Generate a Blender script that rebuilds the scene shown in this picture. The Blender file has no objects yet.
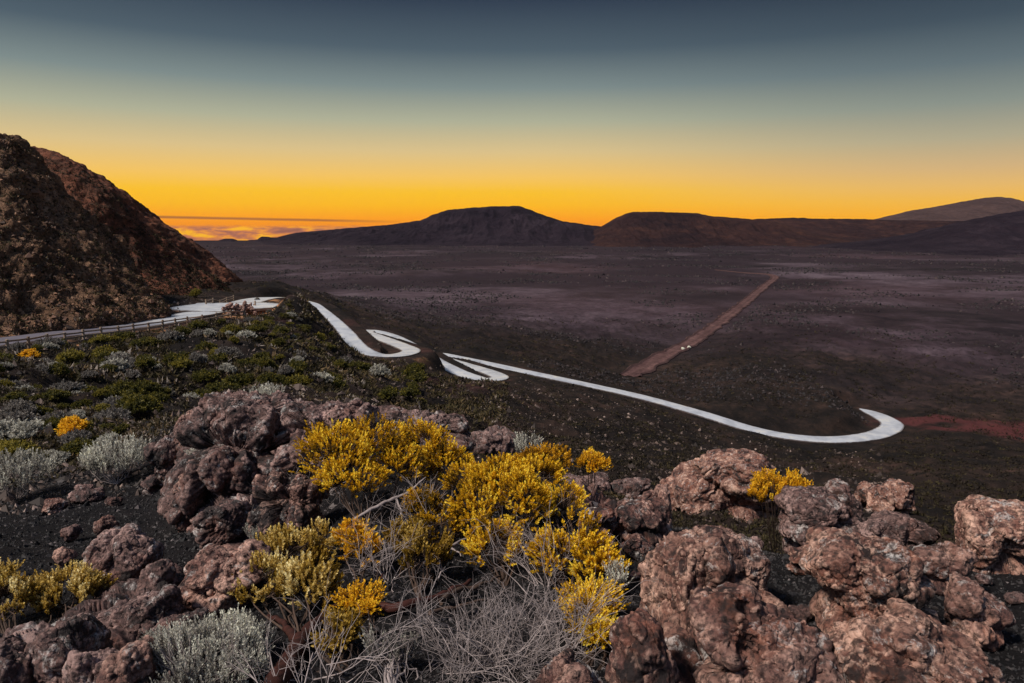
import bpy, bmesh, math, random
import numpy as np
from mathutils import Vector
R = math.radians
random.seed(7)
rng = np.random.default_rng(7)
scn = bpy.context.scene
COL = scn.collection

# ------------------------------------------------------------------ camera
FPX = 1024 * 24.0 / 36.0
TH = math.atan((341.5 - 228.0) / FPX)          # camera tilted down, level horizon on row 228
CT, ST = math.cos(TH), math.sin(TH)
cam = bpy.data.cameras.new('camera'); cam.lens = 24; cam.sensor_width = 36
cam.clip_start = 0.05; cam.clip_end = 90000
co = bpy.data.objects.new('camera', cam); COL.objects.link(co)
co.location = (0, 0, 0); co.rotation_euler = (math.pi/2 - TH, 0, 0)
scn.camera = co

def ray(px, py):
    a = (px - 512) / FPX; b = (341.5 - py) / FPX
    return np.array([a, CT + b*ST, -ST + b*CT])
def PY(px, py, Y):                              # point seen at a pixel, Y metres ahead
    d = ray(px, py); return d * (Y / d[1])
def PZ(px, py, z):                              # point seen at a pixel, on level z
    d = ray(px, py); return d * (z / d[2])

# ------------------------------------------------------------------ noise
def _h(ix, iy, iz, s):
    n = (ix.astype(np.int64)*374761393 + iy.astype(np.int64)*668265263 + iz.astype(np.int64)*2147483647 + s*974634777) & 0xffffffff
    n = ((n ^ (n >> 13)) * 1274126177) & 0xffffffff
    n = ((n ^ (n >> 16)) * 2246822519) & 0xffffffff
    return (n ^ (n >> 15)) & 0xffffffff
_G = rng.normal(size=(256, 3)); _G /= np.linalg.norm(_G, axis=1)[:, None]
def pnoise(P, s=0):
    F = np.floor(P); f = P - F; I = F.astype(np.int64)
    u = f*f*f*(f*(f*6-15)+10)
    out = 0
    for dx in (0, 1):
        wx = u[:, 0] if dx else 1-u[:, 0]
        for dy in (0, 1):
            wy = u[:, 1] if dy else 1-u[:, 1]
            for dz in (0, 1):
                wz = u[:, 2] if dz else 1-u[:, 2]
                g = _G[_h(I[:, 0]+dx, I[:, 1]+dy, I[:, 2]+dz, s) & 255]
                d = g[:, 0]*(f[:, 0]-dx) + g[:, 1]*(f[:, 1]-dy) + g[:, 2]*(f[:, 2]-dz)
                out = out + wx*wy*wz*d
    return out * 1.5
def fbm(P, o=4, s=0, gain=.5, lac=2.03):
    t = 0; a = 1.
    for k in range(o):
        t = t + a*pnoise(P, s+k*17); a *= gain; P = P*lac + 3.7
    return t
def ridged(P, o=4, s=0, gain=.5):
    t = 0; a = 1.
    for k in range(o):
        t = t + a*(1-2*np.abs(pnoise(P, s+k*13))); a *= gain; P = P*2.07 + 1.3
    return t
def worley(P, s=0):
    F = np.floor(P).astype(np.int64); best = np.full(len(P), 9.)
    for dx in (-1, 0, 1):
        for dy in (-1, 0, 1):
            for dz in (-1, 0, 1):
                cx, cy, cz = F[:, 0]+dx, F[:, 1]+dy, F[:, 2]+dz
                h = _h(cx, cy, cz, s)
                q = np.stack([cx+(h & 1023)/1023., cy+((h >> 10) & 1023)/1023., cz+((h >> 20) & 1023)/1023.], 1)
                best = np.minimum(best, ((q-P)**2).sum(1))
    return np.sqrt(best)
def facets(P, s=0):
    """blocky fracture: every nearest cell tilts its own way"""
    F = np.floor(P).astype(np.int64); b1 = np.full(len(P), 9.); b2 = np.full(len(P), 9.); d = np.zeros(len(P))
    for dx in (-1, 0, 1):
        for dy in (-1, 0, 1):
            for dz in (-1, 0, 1):
                cx, cy, cz = F[:, 0]+dx, F[:, 1]+dy, F[:, 2]+dz
                h = _h(cx, cy, cz, s)
                q = np.stack([cx+(h & 1023)/1023., cy+((h >> 10) & 1023)/1023., cz+((h >> 20) & 1023)/1023.], 1)
                r = ((q-P)**2).sum(1); g = _G[(h >> 3) & 255]; v = ((P-q)*g).sum(1)+((h >> 5) & 63)/126.-.25
                m = r < b1; b2 = np.where(m, b1, np.minimum(b2, r)); b1 = np.where(m, r, b1); d = np.where(m, v, d)
    crack = np.clip(1-(np.sqrt(b2)-np.sqrt(b1))/.16, 0, 1)
    return d, crack
def sstep(a, b, x):
    t = np.clip((x-a)/(b-a), 0, 1); return t*t*(3-2*t)

# ------------------------------------------------------------------ object helpers
def mesh_np(name, V, F, mat=None, smooth=True, attrs=None, parent=None, link=True):
    V = np.ascontiguousarray(V, dtype=np.float32); F = np.ascontiguousarray(F, dtype=np.int32)
    me = bpy.data.meshes.new(name); k = F.shape[1]
    me.vertices.add(len(V)); me.vertices.foreach_set('co', V.ravel())
    me.loops.add(F.size); me.loops.foreach_set('vertex_index', F.ravel())
    me.polygons.add(len(F))
    me.polygons.foreach_set('loop_start', np.arange(0, F.size, k, dtype=np.int32))
    try: me.polygons.foreach_set('loop_total', np.full(len(F), k, dtype=np.int32))
    except Exception: pass
    me.polygons.foreach_set('use_smooth', np.full(len(F), smooth, dtype=bool))
    me.update(calc_edges=True)
    for an, av in (attrs or {}).items():
        at = me.attributes.new(an, 'FLOAT', 'POINT'); at.data.foreach_set('value', np.ascontiguousarray(av, dtype=np.float32))
    if mat: me.materials.append(mat)
    o = bpy.data.objects.new(name, me)
    if link: COL.objects.link(o)
    if parent: o.parent = parent
    return o
def tag(o, label=None, cat=None, group=None, kind=None):
    if label: o['label'] = label
    if cat: o['category'] = cat
    if group: o['group'] = group
    if kind: o['kind'] = kind
    return o
def empty(name, loc, rz=0):
    o = bpy.data.objects.new(name, None); COL.objects.link(o); o.location = loc; o.rotation_euler = (0, 0, rz)
    o.empty_display_size = .2
    return o
class MB:
    """collects vertex / face blocks for one mesh"""
    def __init__(s): s.V = []; s.F = []; s.A = []; s.n = 0
    def add(s, V, F, a=0.):
        V = np.asarray(V, float); s.V.append(V); s.F.append(np.asarray(F, int)+s.n); s.n += len(V)
        s.A.append(np.broadcast_to(np.asarray(a, float), (len(V),)))
    def tube(s, pts, rad, sides=5, a=0.):
        pts = np.asarray(pts, float); n = len(pts); rad = np.broadcast_to(np.asarray(rad, float), (n,))
        T = np.gradient(pts, axis=0); T /= np.linalg.norm(T, axis=1)[:, None]+1e-9
        ref = np.array([0, 0, 1.]) if abs(T[0, 2]) < .8 else np.array([1., 0, 0])
        U = np.cross(T, ref); U /= np.linalg.norm(U, axis=1)[:, None]+1e-9; W = np.cross(T, U)
        an = np.arange(sides)*2*math.pi/sides
        V = pts[:, None]+rad[:, None, None]*(U[:, None]*np.cos(an)[None, :, None]+W[:, None]*np.sin(an)[None, :, None])
        i = np.arange(n-1)[:, None]*sides; j = np.arange(sides)[None]; j2 = (j+1) % sides
        F = np.stack([i+j, i+j2, i+sides+j2, i+sides+j], -1).reshape(-1, 4)
        s.add(V.reshape(-1, 3), F, a)
        if sides >= 5:
            for e, o in ((0, 0), ((n-1)*sides, 1)):
                c = s.n; s.add(np.array([pts[0] if not o else pts[-1]]), np.zeros((0, 4), int), a)
                b = c-n*sides+e if False else c-n*sides-(1 if o else 0)+e
                s.F.append(np.array([[b+q, b+(q+1) % sides, c, c] for q in range(0)], int).reshape(-1, 4))
                s.F.append(np.array([[b+q, b+q+1, b+(q+2) % sides, c] for q in range(0, sides-1, 2)], int).reshape(-1, 4))
    def box(s, c, sz, rz=0, a=0., jit=0.):
        c = np.asarray(c); v = np.array([[x, y, z] for x in (-.5, .5) for y in (-.5, .5) for z in (-.5, .5)])*np.asarray(sz)
        if jit: v = v+rng.uniform(-jit, jit, v.shape)
        ca, sa = math.cos(rz), math.sin(rz)
        v = np.stack([v[:, 0]*ca-v[:, 1]*sa, v[:, 0]*sa+v[:, 1]*ca, v[:, 2]], 1)+c
        s.add(v, [[0, 1, 3, 2], [4, 6, 7, 5], [0, 4, 5, 1], [2, 3, 7, 6], [0, 2, 6, 4], [1, 5, 7, 3]], a)
    def build(s, name, mat, parent=None, smooth=True, attr='tint', link=True):
        return mesh_np(name, np.concatenate(s.V), np.concatenate(s.F), mat, smooth, {attr: np.concatenate(s.A)}, parent, link)

# ------------------------------------------------------------------ materials
def newmat(name, rough=.9, spec=.2):
    m = bpy.data.materials.new(name); m.use_nodes = True; nt = m.node_tree
    b = nt.nodes['Principled BSDF']; b.inputs['Roughness'].default_value = rough
    b.inputs['Specular IOR Level'].default_value = spec
    return m, nt, b
def N(nt, t, **kw):
    n = nt.nodes.new(t)
    for k, v in kw.items():
        if k.startswith('i_'):
            kk = k[2:]; kk = int(kk) if kk.isdigit() else kk.replace('_', ' ')
            n.inputs[kk].default_value = v
        else: setattr(n, k, v)
    return n
def ramp(nt, src, stops, interp='LINEAR'):
    r = N(nt, 'ShaderNodeValToRGB'); cr = r.color_ramp; cr.interpolation = interp
    while len(cr.elements) < len(stops): cr.elements.new(.5)
    for e, (p, c) in zip(cr.elements, stops):
        e.position = p; e.color = (*c, 1) if len(c) == 3 else c
    if src is not None: nt.links.new(src, r.inputs[0])
    return r.outputs[0]
def G(v): return (v, v, v)
def noise(nt, co, scale, detail=6, rough=.6, dist=0.):
    n = N(nt, 'ShaderNodeTexNoise'); n.inputs['Scale'].default_value = scale; n.inputs['Detail'].default_value = detail
    n.inputs['Roughness'].default_value = rough; n.inputs['Distortion'].default_value = dist
    nt.links.new(co, n.inputs['Vector']); return n.outputs['Fac']
def mix(nt, f, a, b, mode='MIX'):
    n = N(nt, 'ShaderNodeMix', data_type='RGBA', blend_type=mode)
    for i, v in ((0, f), (6, a), (7, b)):
        if isinstance(v, (int, float)): n.inputs[i].default_value = v
        elif isinstance(v, tuple): n.inputs[i].default_value = (*v, 1)
        else: nt.links.new(v, n.inputs[i])
    return n.outputs[2]
def math_(nt, op, a, b=0., c=0.):
    n = N(nt, 'ShaderNodeMath', operation=op)
    for i, v in ((0, a), (1, b), (2, c)):
        if isinstance(v, (int, float)): n.inputs[i].default_value = v
        else: nt.links.new(v, n.inputs[i])
    return n.outputs[0]
def attr(nt, name): return N(nt, 'ShaderNodeAttribute', attribute_name=name).outputs['Fac']
def geopos(nt): return N(nt, 'ShaderNodeNewGeometry').outputs['Position']
def objco(nt): return N(nt, 'ShaderNodeTexCoord').outputs['Object']
def bump(nt, b, h, strength, dist, prev=None):
    n = N(nt, 'ShaderNodeBump'); n.inputs['Strength'].default_value = strength; n.inputs['Distance'].default_value = dist
    nt.links.new(h, n.inputs['Height'])
    if prev is not None: nt.links.new(prev, n.inputs['Normal'])
    nt.links.new(n.outputs[0], b.inputs['Normal']); return n.outputs[0]

def rock_mat(name, dark, mid, light, lichen=.5, warm=.5):
    m, nt, b = newmat(name, .82, .25)
    c = objco(nt)
    oi = N(nt, 'ShaderNodeObjectInfo').outputs['Random']
    sh = N(nt, 'ShaderNodeVectorMath', operation='ADD'); nt.links.new(c, sh.inputs[0])
    cm = N(nt, 'ShaderNodeCombineXYZ'); nt.links.new(math_(nt, 'MULTIPLY', oi, 37.), cm.inputs[0]); nt.links.new(cm.outputs[0], sh.inputs[1])
    c = sh.outputs[0]
    n1 = noise(nt, c, 2.1, 9, .66, .5); n2 = noise(nt, c, 11, 9, .7, .2); n3 = noise(nt, c, 45, 6, .7)
    s = math_(nt, 'ADD', math_(nt, 'MULTIPLY', n1, .72), math_(nt, 'MULTIPLY', n2, .28))
    colr = ramp(nt, s, [(.435, dark), (.475, mid), (.535, tuple(x*.75+y*.25 for x, y in zip(mid, light))), (.59, light)])
    colr = mix(nt, math_(nt, 'MULTIPLY', math_(nt, 'SUBTRACT', oi, .3), .35), colr, dark)
    # pitting: small vesicles, the shade inside them painted as dark colour
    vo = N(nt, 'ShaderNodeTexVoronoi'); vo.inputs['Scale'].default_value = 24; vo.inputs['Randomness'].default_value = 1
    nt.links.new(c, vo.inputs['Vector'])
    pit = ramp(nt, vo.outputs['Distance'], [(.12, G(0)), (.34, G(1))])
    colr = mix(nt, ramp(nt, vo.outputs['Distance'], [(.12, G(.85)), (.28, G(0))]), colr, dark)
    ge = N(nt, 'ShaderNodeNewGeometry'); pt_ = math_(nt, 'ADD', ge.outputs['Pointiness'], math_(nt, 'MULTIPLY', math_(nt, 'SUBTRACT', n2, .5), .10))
    colr = mix(nt, ramp(nt, pt_, [(.545, G(0)), (.62, G(.6))]), colr, tuple(x*1.1 for x in light))  # convex edges lightened: ridge highlights put into the colour
    # pale lichen patches
    nl = noise(nt, c, 7.5, 10, .78, .6); sp = ramp(nt, nl, [(.555, G(0)), (.62, G(lichen))])
    colr = mix(nt, sp, colr, (.50, .47, .45))
    nr = noise(nt, c, 3.6, 5, .6, .3); colr = mix(nt, ramp(nt, nr, [(.54, G(0)), (.70, G(warm*.6))]), colr, (.30, .085, .035))
    nt.links.new(mix(nt, ramp(nt, n3, [(.40, G(.8)), (.54, G(0))]), colr, dark), b.inputs['Base Color'])
    p = bump(nt, b, n2, .7, .035)
    p = bump(nt, b, n3, .7, .008, p)
    bump(nt, b, pit, .5, .009, p)
    return m
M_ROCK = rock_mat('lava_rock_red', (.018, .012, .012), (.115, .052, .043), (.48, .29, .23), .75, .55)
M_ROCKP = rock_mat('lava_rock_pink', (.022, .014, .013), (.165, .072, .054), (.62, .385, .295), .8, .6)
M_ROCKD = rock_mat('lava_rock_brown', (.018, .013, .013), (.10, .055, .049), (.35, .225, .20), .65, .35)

def leaf_mat(name, stops, rough=.6, trans=.35):
    m, nt, b = newmat(name, rough, .25)
    c = ramp(nt, attr(nt, 'tint'), stops)
    nt.links.new(c, b.inputs['Base Color'])
    tr = N(nt, 'ShaderNodeBsdfTranslucent'); nt.links.new(c, tr.inputs[0])
    mx = N(nt, 'ShaderNodeMixShader'); mx.inputs[0].default_value = trans
    nt.links.new(b.outputs[0], mx.inputs[1]); nt.links.new(tr.outputs[0], mx.inputs[2])
    nt.links.new(mx.outputs[0], nt.nodes['Material Output'].inputs[0])
    return m
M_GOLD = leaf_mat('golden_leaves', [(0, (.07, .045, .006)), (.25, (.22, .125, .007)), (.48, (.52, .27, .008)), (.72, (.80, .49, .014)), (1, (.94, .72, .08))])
M_ORNG = leaf_mat('orange_leaves', [(0, (.10, .055, .006)), (.35, (.36, .17, .008)), (.7, (.76, .40, .012)), (1, (.90, .60, .04))])
M_CREAM = leaf_mat('cream_yellow_leaves', [(0, (.13, .07, .010)), (.35, (.34, .205, .02)), (.7, (.66, .48, .14)), (1, (.88, .77, .42))])
M_SILV = leaf_mat('silver_leaves', [(0, (.11, .10, .085)), (.4, (.30, .28, .24)), (.8, (.56, .54, .46)), (1, (.76, .75, .62))])
M_GREEN = leaf_mat('olive_leaves', [(0, (.014, .016, .006)), (.4, (.040, .042, .010)), (.75, (.11, .095, .016)), (1, (.27, .21, .03))])
M_GRYB = leaf_mat('grey_bush_leaves', [(0, (.04, .032, .028)), (.4, (.11, .092, .08)), (.8, (.22, .20, .18)), (1, (.40, .38, .34))])
M_SCRUB = leaf_mat('scrub_leaves', [(0, (.012, .008, .006)), (.35, (.026, .018, .010)), (.6, (.038, .031, .010)), (.8, (.075, .052, .02)), (.93, (.14, .09, .045)), (1, (.24, .20, .17))], .8, .15)
def twig_mat(name, a, bb):
    m, nt, b = newmat(name, .8, .15)
    n = noise(nt, geopos(nt), 30, 4)
    nt.links.new(mix(nt, attr(nt, 'tint'), ramp(nt, n, [(.35, a), (.65, bb)]), tuple(x*1.5 for x in bb)), b.inputs['Base Color'])
    return m
M_TWIG = twig_mat('grey_dead_twigs', (.11, .085, .082), (.28, .235, .225))
M_STEM = twig_mat('brown_stems', (.025, .016, .012), (.065, .042, .032))
M_BARK = twig_mat('dark_red_bark', (.008, .005, .004), (.040, .013, .010))
M_WOOD = twig_mat('weathered_fence_wood', (.11, .075, .05), (.26, .19, .14))

def ground_mat():
    m, nt, b = newmat('volcanic_ground', .93, .12)
    P = geopos(nt)
    # tone of the plain: broad patches of ash and old lava
    a1 = noise(nt, P, .0045, 9, .62, .5); a2 = noise(nt, P, .03, 9, .7, .3); a3 = noise(nt, P, .3, 8, .7); a4 = noise(nt, P, 3., 8, .75)
    s = math_(nt, 'ADD', math_(nt, 'MULTIPLY', a1, .62), math_(nt, 'MULTIPLY', a2, .38))
    plain = ramp(nt, s, [(.41, (.009, .006, .008)), (.46, (.024, .015, .018)), (.505, (.044, .029, .036)), (.55, (.070, .048, .059)), (.61, (.110, .080, .094))])
    hue = noise(nt, P, .0021, 3, .5)
    plain = mix(nt, ramp(nt, hue, [(.45, G(0)), (.62, G(.55))]), plain, (.050, .023, .026))
    plain = mix(nt, ramp(nt, a3, [(.38, G(.6)), (.53, G(0))]), plain, (.018, .013, .014))
    slope = ramp(nt, math_(nt, 'ADD', math_(nt, 'MULTIPLY', a2, .5), math_(nt, 'MULTIPLY', a3, .5)),
                 [(.38, (.005, .004, .004)), (.47, (.011, .008, .007)), (.55, (.024, .015, .012)), (.65, (.062, .035, .027))])
    near = ramp(nt, math_(nt, 'ADD', math_(nt, 'MULTIPLY', a4, .6), math_(nt, 'MULTIPLY', noise(nt, P, 60, 5, .8), .4)),
                [(.38, (.005, .005, .006)), (.54, (.014, .012, .013)), (.70, (.042, .034, .034))])
    plain = mix(nt, attr(nt, 'lava'), plain, mix(nt, a3, (.010, .006, .009), (.026, .015, .019)))
    c = mix(nt, attr(nt, 'plain'), slope, plain)
    c = mix(nt, attr(nt, 'red'), c, mix(nt, a3, (.045, .012, .013), (.10, .030, .029)))
    c = mix(nt, attr(nt, 'orange'), c, mix(nt, a4, (.22, .085, .03), (.62, .33, .17)))
    c = mix(nt, attr(nt, 'near'), c, near)
    nt.links.new(c, b.inputs['Base Color'])
    p = bump(nt, b, a3, .8, .8)
    p = bump(nt, b, a4, .8, .10, p)
    bump(nt, b, noise(nt, P, 45, 5, .8), .9, .018, p)
    return m
M_GROUND = ground_mat()

def cliff_mat(name, red):
    m, nt, b = newmat(name, .9, .15)
    P = geopos(nt)
    n1 = noise(nt, P, .09, 8, .65, .6); n2 = noise(nt, P, .55, 9, .72, .5); n3 = noise(nt, P, 2.6, 7, .75)
    s = math_(nt, 'ADD', math_(nt, 'MULTIPLY', n1, .4), math_(nt, 'MULTIPLY', n2, .6))
    if red: st = [(.38, (.022, .010, .007)), (.46, (.085, .030, .018)), (.53, (.19, .060, .032)), (.62, (.30, .115, .065))]
    else: st = [(.38, (.025, .014, .009)), (.46, (.10, .052, .030)), (.53, (.22, .115, .065)), (.59, (.34, .20, .125)), (.68, (.45, .31, .22))]
    c = ramp(nt, s, st)
    vo = N(nt, 'ShaderNodeTexVoronoi', feature='F1'); vo.inputs['Scale'].default_value = .9; nt.links.new(P, vo.inputs['Vector'])
    c = mix(nt, .32 if not red else .15, c, mix(nt, vo.outputs['Color'], (.03, .015, .01), (.36, .22, .14)), 'MIX')
    c = mix(nt, ramp(nt, n3, [(.35, G(.75)), (.56, G(0))]), c, (.014, .009, .007))
    nt.links.new(c, b.inputs['Base Color'])
    p = bump(nt, b, n2, .9, .9); p = bump(nt, b, n3, .9, .3, p)
    return m
M_CLIFF = cliff_mat('cliff_rock', False); M_CLIFFR = cliff_mat('red_scree', True)

def hill_mat(name, a, bb, cc):
    m, nt, b = newmat(name, .95, .08)
    P = geopos(nt)
    s = math_(nt, 'ADD', math_(nt, 'MULTIPLY', noise(nt, P, .0035, 9, .65, .8), .55), math_(nt, 'MULTIPLY', noise(nt, P, .03, 8, .7), .45))
    nt.links.new(ramp(nt, s, [(.38, a), (.52, bb), (.66, cc)]), b.inputs['Base Color'])
    bump(nt, b, noise(nt, P, .012, 9, .7), 1., 20.)
    return m
M_HILL = hill_mat('dark_hill', (.008, .005, .009), (.017, .011, .016), (.032, .022, .029))
M_HILLR = hill_mat('russet_hill', (.011, .006, .008), (.030, .014, .013), (.066, .029, .020))
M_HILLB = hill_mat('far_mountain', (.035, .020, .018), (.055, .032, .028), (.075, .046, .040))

def road_mat():
    m, nt, b = newmat('pale_worn_asphalt', .38, .5)
    P = geopos(nt)
    n = noise(nt, P, .35, 6, .6); n2 = noise(nt, P, 9, 5, .8)
    c = ramp(nt, n, [(.36, (.33, .35, .39)), (.52, (.46, .48, .52)), (.66, (.56, .55, .52))])
    c = mix(nt, ramp(nt, n2, [(.4, G(.25)), (.6, G(0))]), c, (.35, .34, .36))
    c = mix(nt, attr(nt, 'darker'), c, mix(nt, n, (.09, .085, .105), (.19, .175, .21)))
    n4 = noise(nt, P, 1.1, 6, .75)
    c = mix(nt, ramp(nt, n4, [(.36, G(.35)), (.44, G(0))]), c, (.20, .20, .22))
    uu = math_(nt, 'ADD', attr(nt, 'u'), math_(nt, 'MULTIPLY', math_(nt, 'SUBTRACT', n4, .5), .55))
    c = mix(nt, ramp(nt, uu, [(.84, G(0)), (.97, G(.9))]), c, (.075, .05, .042))
    nt.links.new(c, b.inputs['Base Color']); bump(nt, b, n2, .3, .01)
    return m
M_ROAD = road_mat()
def track_mat():
    m, nt, b = newmat('red_cinder_track', .95, .1)
    P = geopos(nt); n = noise(nt, P, .12, 7, .7); n2 = noise(nt, P, .9, 6, .7)
    c = ramp(nt, math_(nt, 'ADD', math_(nt, 'MULTIPLY', n, .5), math_(nt, 'MULTIPLY', n2, .5)), [(.38, (.035, .018, .018)), (.5, (.085, .044, .042)), (.64, (.17, .095, .085))])
    uu = math_(nt, 'ADD', attr(nt, 'u'), math_(nt, 'MULTIPLY', math_(nt, 'SUBTRACT', n2, .5), .5))
    c = mix(nt, ramp(nt, uu, [(.58, G(0)), (.75, G(.75))]), c, mix(nt, n2, (.025, .016, .016), (.09, .05, .045)))
    c = mix(nt, ramp(nt, uu, [(.15, G(.35)), (.3, G(0))]), c, (.06, .033, .030))
    nt.links.new(c, b.inputs['Base Color']); bump(nt, b, n2, .8, .3); return m
M_TRACK = track_mat()

# ------------------------------------------------------------------ road centreline (pixel, level) -> metres
def catmull(P, step):
    P = np.asarray(P, float); Q = np.vstack([2*P[0]-P[1], P, 2*P[-1]-P[-2]]); out = []
    for i in range(1, len(Q)-2):
        p0, p1, p2, p3 = Q[i-1], Q[i], Q[i+1], Q[i+2]
        n = max(2, int(np.linalg.norm(p2-p1)/step))
        t = (np.arange(n)/n)[:, None]
        out.append(.5*((2*p1)+(-p0+p2)*t+(2*p0-5*p1+4*p2-p3)*t*t+(-p0+3*p1-3*p2+p3)*t**3))
    out.append(P[-1:]); return np.vstack(out)
ROAD1 = [(-330, 372, -9.4), (-180, 360, -10), (-80, 351, -10.5), (0, 341.5, -11), (60, 334, -11.6), (120, 327, -12.2), (165, 320, -12.7), (200, 313, -13.2), (232, 306, -13.7),
         (258, 299, -14.4), (276, 297.5, -15.2), (296, 299, -16.6), (312, 303, -17.8), (322, 309.5, -18.6), (335, 321, -19.8), (346, 332.5, -20.8), (356, 345, -21.7), (368, 352.5, -22.3), (386, 355.5, -22.8), (402, 354.5, -23.2),
         (411, 350.5, -23.6), (401, 345.5, -24.2), (388, 340.5, -24.8), (374, 335.5, -25.3), (366, 332.3, -25.7), (370, 330.6, -26.0), (382, 333, -26.4), (395, 337.5, -26.8), (408, 344, -27.3), (420, 351, -27.7),
         (436, 361, -28.3), (454, 370, -28.8), (471, 376.5, -29.3), (488, 379.5, -29.7), (500, 377.5, -30.1), (492, 373, -30.6), (478, 368.5, -31.0), (462, 364, -31.4), (447, 359.5, -31.8), (436, 355.8, -32.1), (438, 353.8, -32.4),
         (452, 356.3, -32.8), (485, 363, -33.6), (520, 370.5, -34.6), (570, 381, -36.3), (640, 396.5, -38.8), (700, 413, -41), (750, 428.5, -42.6), (790, 436.5, -43.4), (830, 439.5, -43.8),
         (865, 437, -44.1), (886, 431, -44.3), (892, 424, -44.4), (882, 417, -44.5), (869, 411.5, -44.6), (860, 408.8, -44.65)]
RP = catmull([PZ(*q) for q in ROAD1], 1.0)
TRACK = [(628, 376, -43.6), (645, 367, -44.4), (662, 357, -44.8), (690, 343, -45), (720, 322, -45), (748, 300, -45), (766, 285, -45), (775, 277.5, -45), (768, 274.5, -45), (745, 273, -45), (715, 270, -45)]
TP = catmull([PZ(*q) for q in TRACK], 4.0)

# ------------------------------------------------------------------ terrain: control points -> smooth surface
CP = []
for px, py, z in ROAD1[::2]: CP.append(PZ(px, py, z))
for px, py, z in [(800, 683, -1.55), (1000, 683, -1.55), (600, 683, -1.5), (400, 683, -1.5), (200, 683, -1.6), (0, 683, -1.75), (1000, 600, -1.75), (800, 590, -1.75), (680, 570, -1.75),
                  (400, 600, -1.6), (1000, 545, -1.85), (850, 540, -1.88), (700, 530, -1.9), (620, 515, -1.98), (500, 560, -1.78), (600, 570, -1.72), (120, 620, -2.0), (250, 600, -1.8)]:
    CP.append(PZ(px, py, z))
for px, py, Y in [(500, 468, 6.2), (560, 490, 5.2), (400, 430, 8.4), (420, 500, 5.0), (300, 408, 10), (230, 404, 11), (250, 470, 7.6), (300, 530, 4.8), (160, 430, 12.5), (150, 490, 7.9), (60, 560, 5.1), (60, 485, 8.8), (0, 600, 4.0), (0, 500, 8.2), (100, 445, 13.5), (0, 450, 13),
                  (0, 400, 28), (0, 365, 48), (100, 400, 31), (100, 362, 54), (200, 380, 40), (200, 350, 66), (280, 380, 45), (280, 340, 80), (270, 322, 98), (280, 305, 112), (287, 298, 117), (300, 298.5, 121), (311, 304, 121), (316, 312, 116), (318, 322, 110), (327, 334, 106), (330, 340, 104), (330, 380, 62), (330, 397, 50),
                  (370, 377, 88), (370, 402, 60), (420, 377, 108), (420, 366, 119), (420, 410, 68), (421, 354, 134), (478, 387, 112), (480, 410, 86), (520, 440, 60), (560, 400, 124), (560, 440, 80), (640, 420, 120), (640, 465, 57),
                  (740, 455, 104), (850, 462, 102), (950, 450, 120), (950, 490, 65), (1024, 470, 100), (1024, 442, 137), (1200, 470, 100), (1200, 430, 150),
                  (380, 322, 205), (480, 345, 192), (600, 370, 197), (420, 309, 345), (340, 300, 260), (300, 290, 300), (700, 385, 190), (847, 411, 154), (815, 407, 156), (780, 401, 162), (740, 393, 168), (830, 447, 129), (780, 445, 129), (880, 443, 133), (735, 431, 134), (690, 419, 140), (600, 394, 146), (240, 285, 230), (200, 280, 300)]:
    CP.append(PY(px, py, Y))
def PX(px, Y, z): return np.array([(px-512)/FPX*Y*1.0137, Y, z])
for px, Y, z in [(1000, 8, -4.6), (850, 8, -4.4), (700, 8.5, -4.6), (1000, 22, -11.5), (850, 20, -10.5), (700, 22, -11), (600, 10, -5.2), (600, 25, -11.5), (500, 10, -4.6), (500, 25, -10.8), (420, 13, -5.2), (420, 30, -10.5), (300, 15, -5.2), (230, 16, -5.4), (300, 26, -7.8), (200, 26, -7.6), (1100, 50, -22), (740, 55, -21.5), (850, 55, -22),
                 (290, 132, -18), (250, 130, -15.5), (60, 110, -12), (100, 160, -16), (0, 200, -20), (-200, 120, -11), (-100, 40, -8.8), (-300, 20, -6), (-300, 80, -9.5), (1300, 30, -15), (1300, 120, -42), (1200, 8, -4), (1100, 3, -1.7), (-150, 6, -2.6), (-200, 2.5, -1.8), (512, 1., -1.45), (-400, 250, -22), (-100, 300, -32), (150, 400, -42)]:
    CP.append(PX(px, Y, z))
for px in range(-700, 1800, 200):
    for Y in (480, 800, 1500, 3500): CP.append(PX(px, Y, -45.))
for a in range(60, 320, 26):
    for D, z in ((1, -1.5), (3, -1.6), (15, -3), (80, -10), (400, -20), (3000, -40)):
        CP.append(np.array([D*math.sin(R(a)), D*math.cos(R(a)), z]))
CP = np.array(CP)
def feat(x, y):
    D = np.hypot(x, y)+1e-6; L = np.log(np.maximum(D, .3))
    return np.stack([x/D*4.5, y/D*4.5, L*1.0], -1)
FC = feat(CP[:, 0], CP[:, 1]); KC = .12
Am = np.sqrt(((FC[:, None]-FC[None])**2).sum(-1)+KC*KC)
Wt = np.linalg.solve(Am-1e-3*np.eye(len(CP))*0, CP[:, 2]+20)
def smooth_h(x, y):
    x = np.atleast_1d(np.asarray(x, float)); y = np.atleast_1d(np.asarray(y, float)); out = np.empty(len(x))
    for i in range(0, len(x), 40000):
        f = feat(x[i:i+40000], y[i:i+40000]).astype(np.float32)
        d = np.sqrt(np.maximum((f**2).sum(1)[:, None]+(FC**2).sum(1)[None].astype(np.float32)-2*f@FC.T.astype(np.float32), 0)+KC*KC)
        out[i:i+40000] = d@Wt-20
    return out
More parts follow.
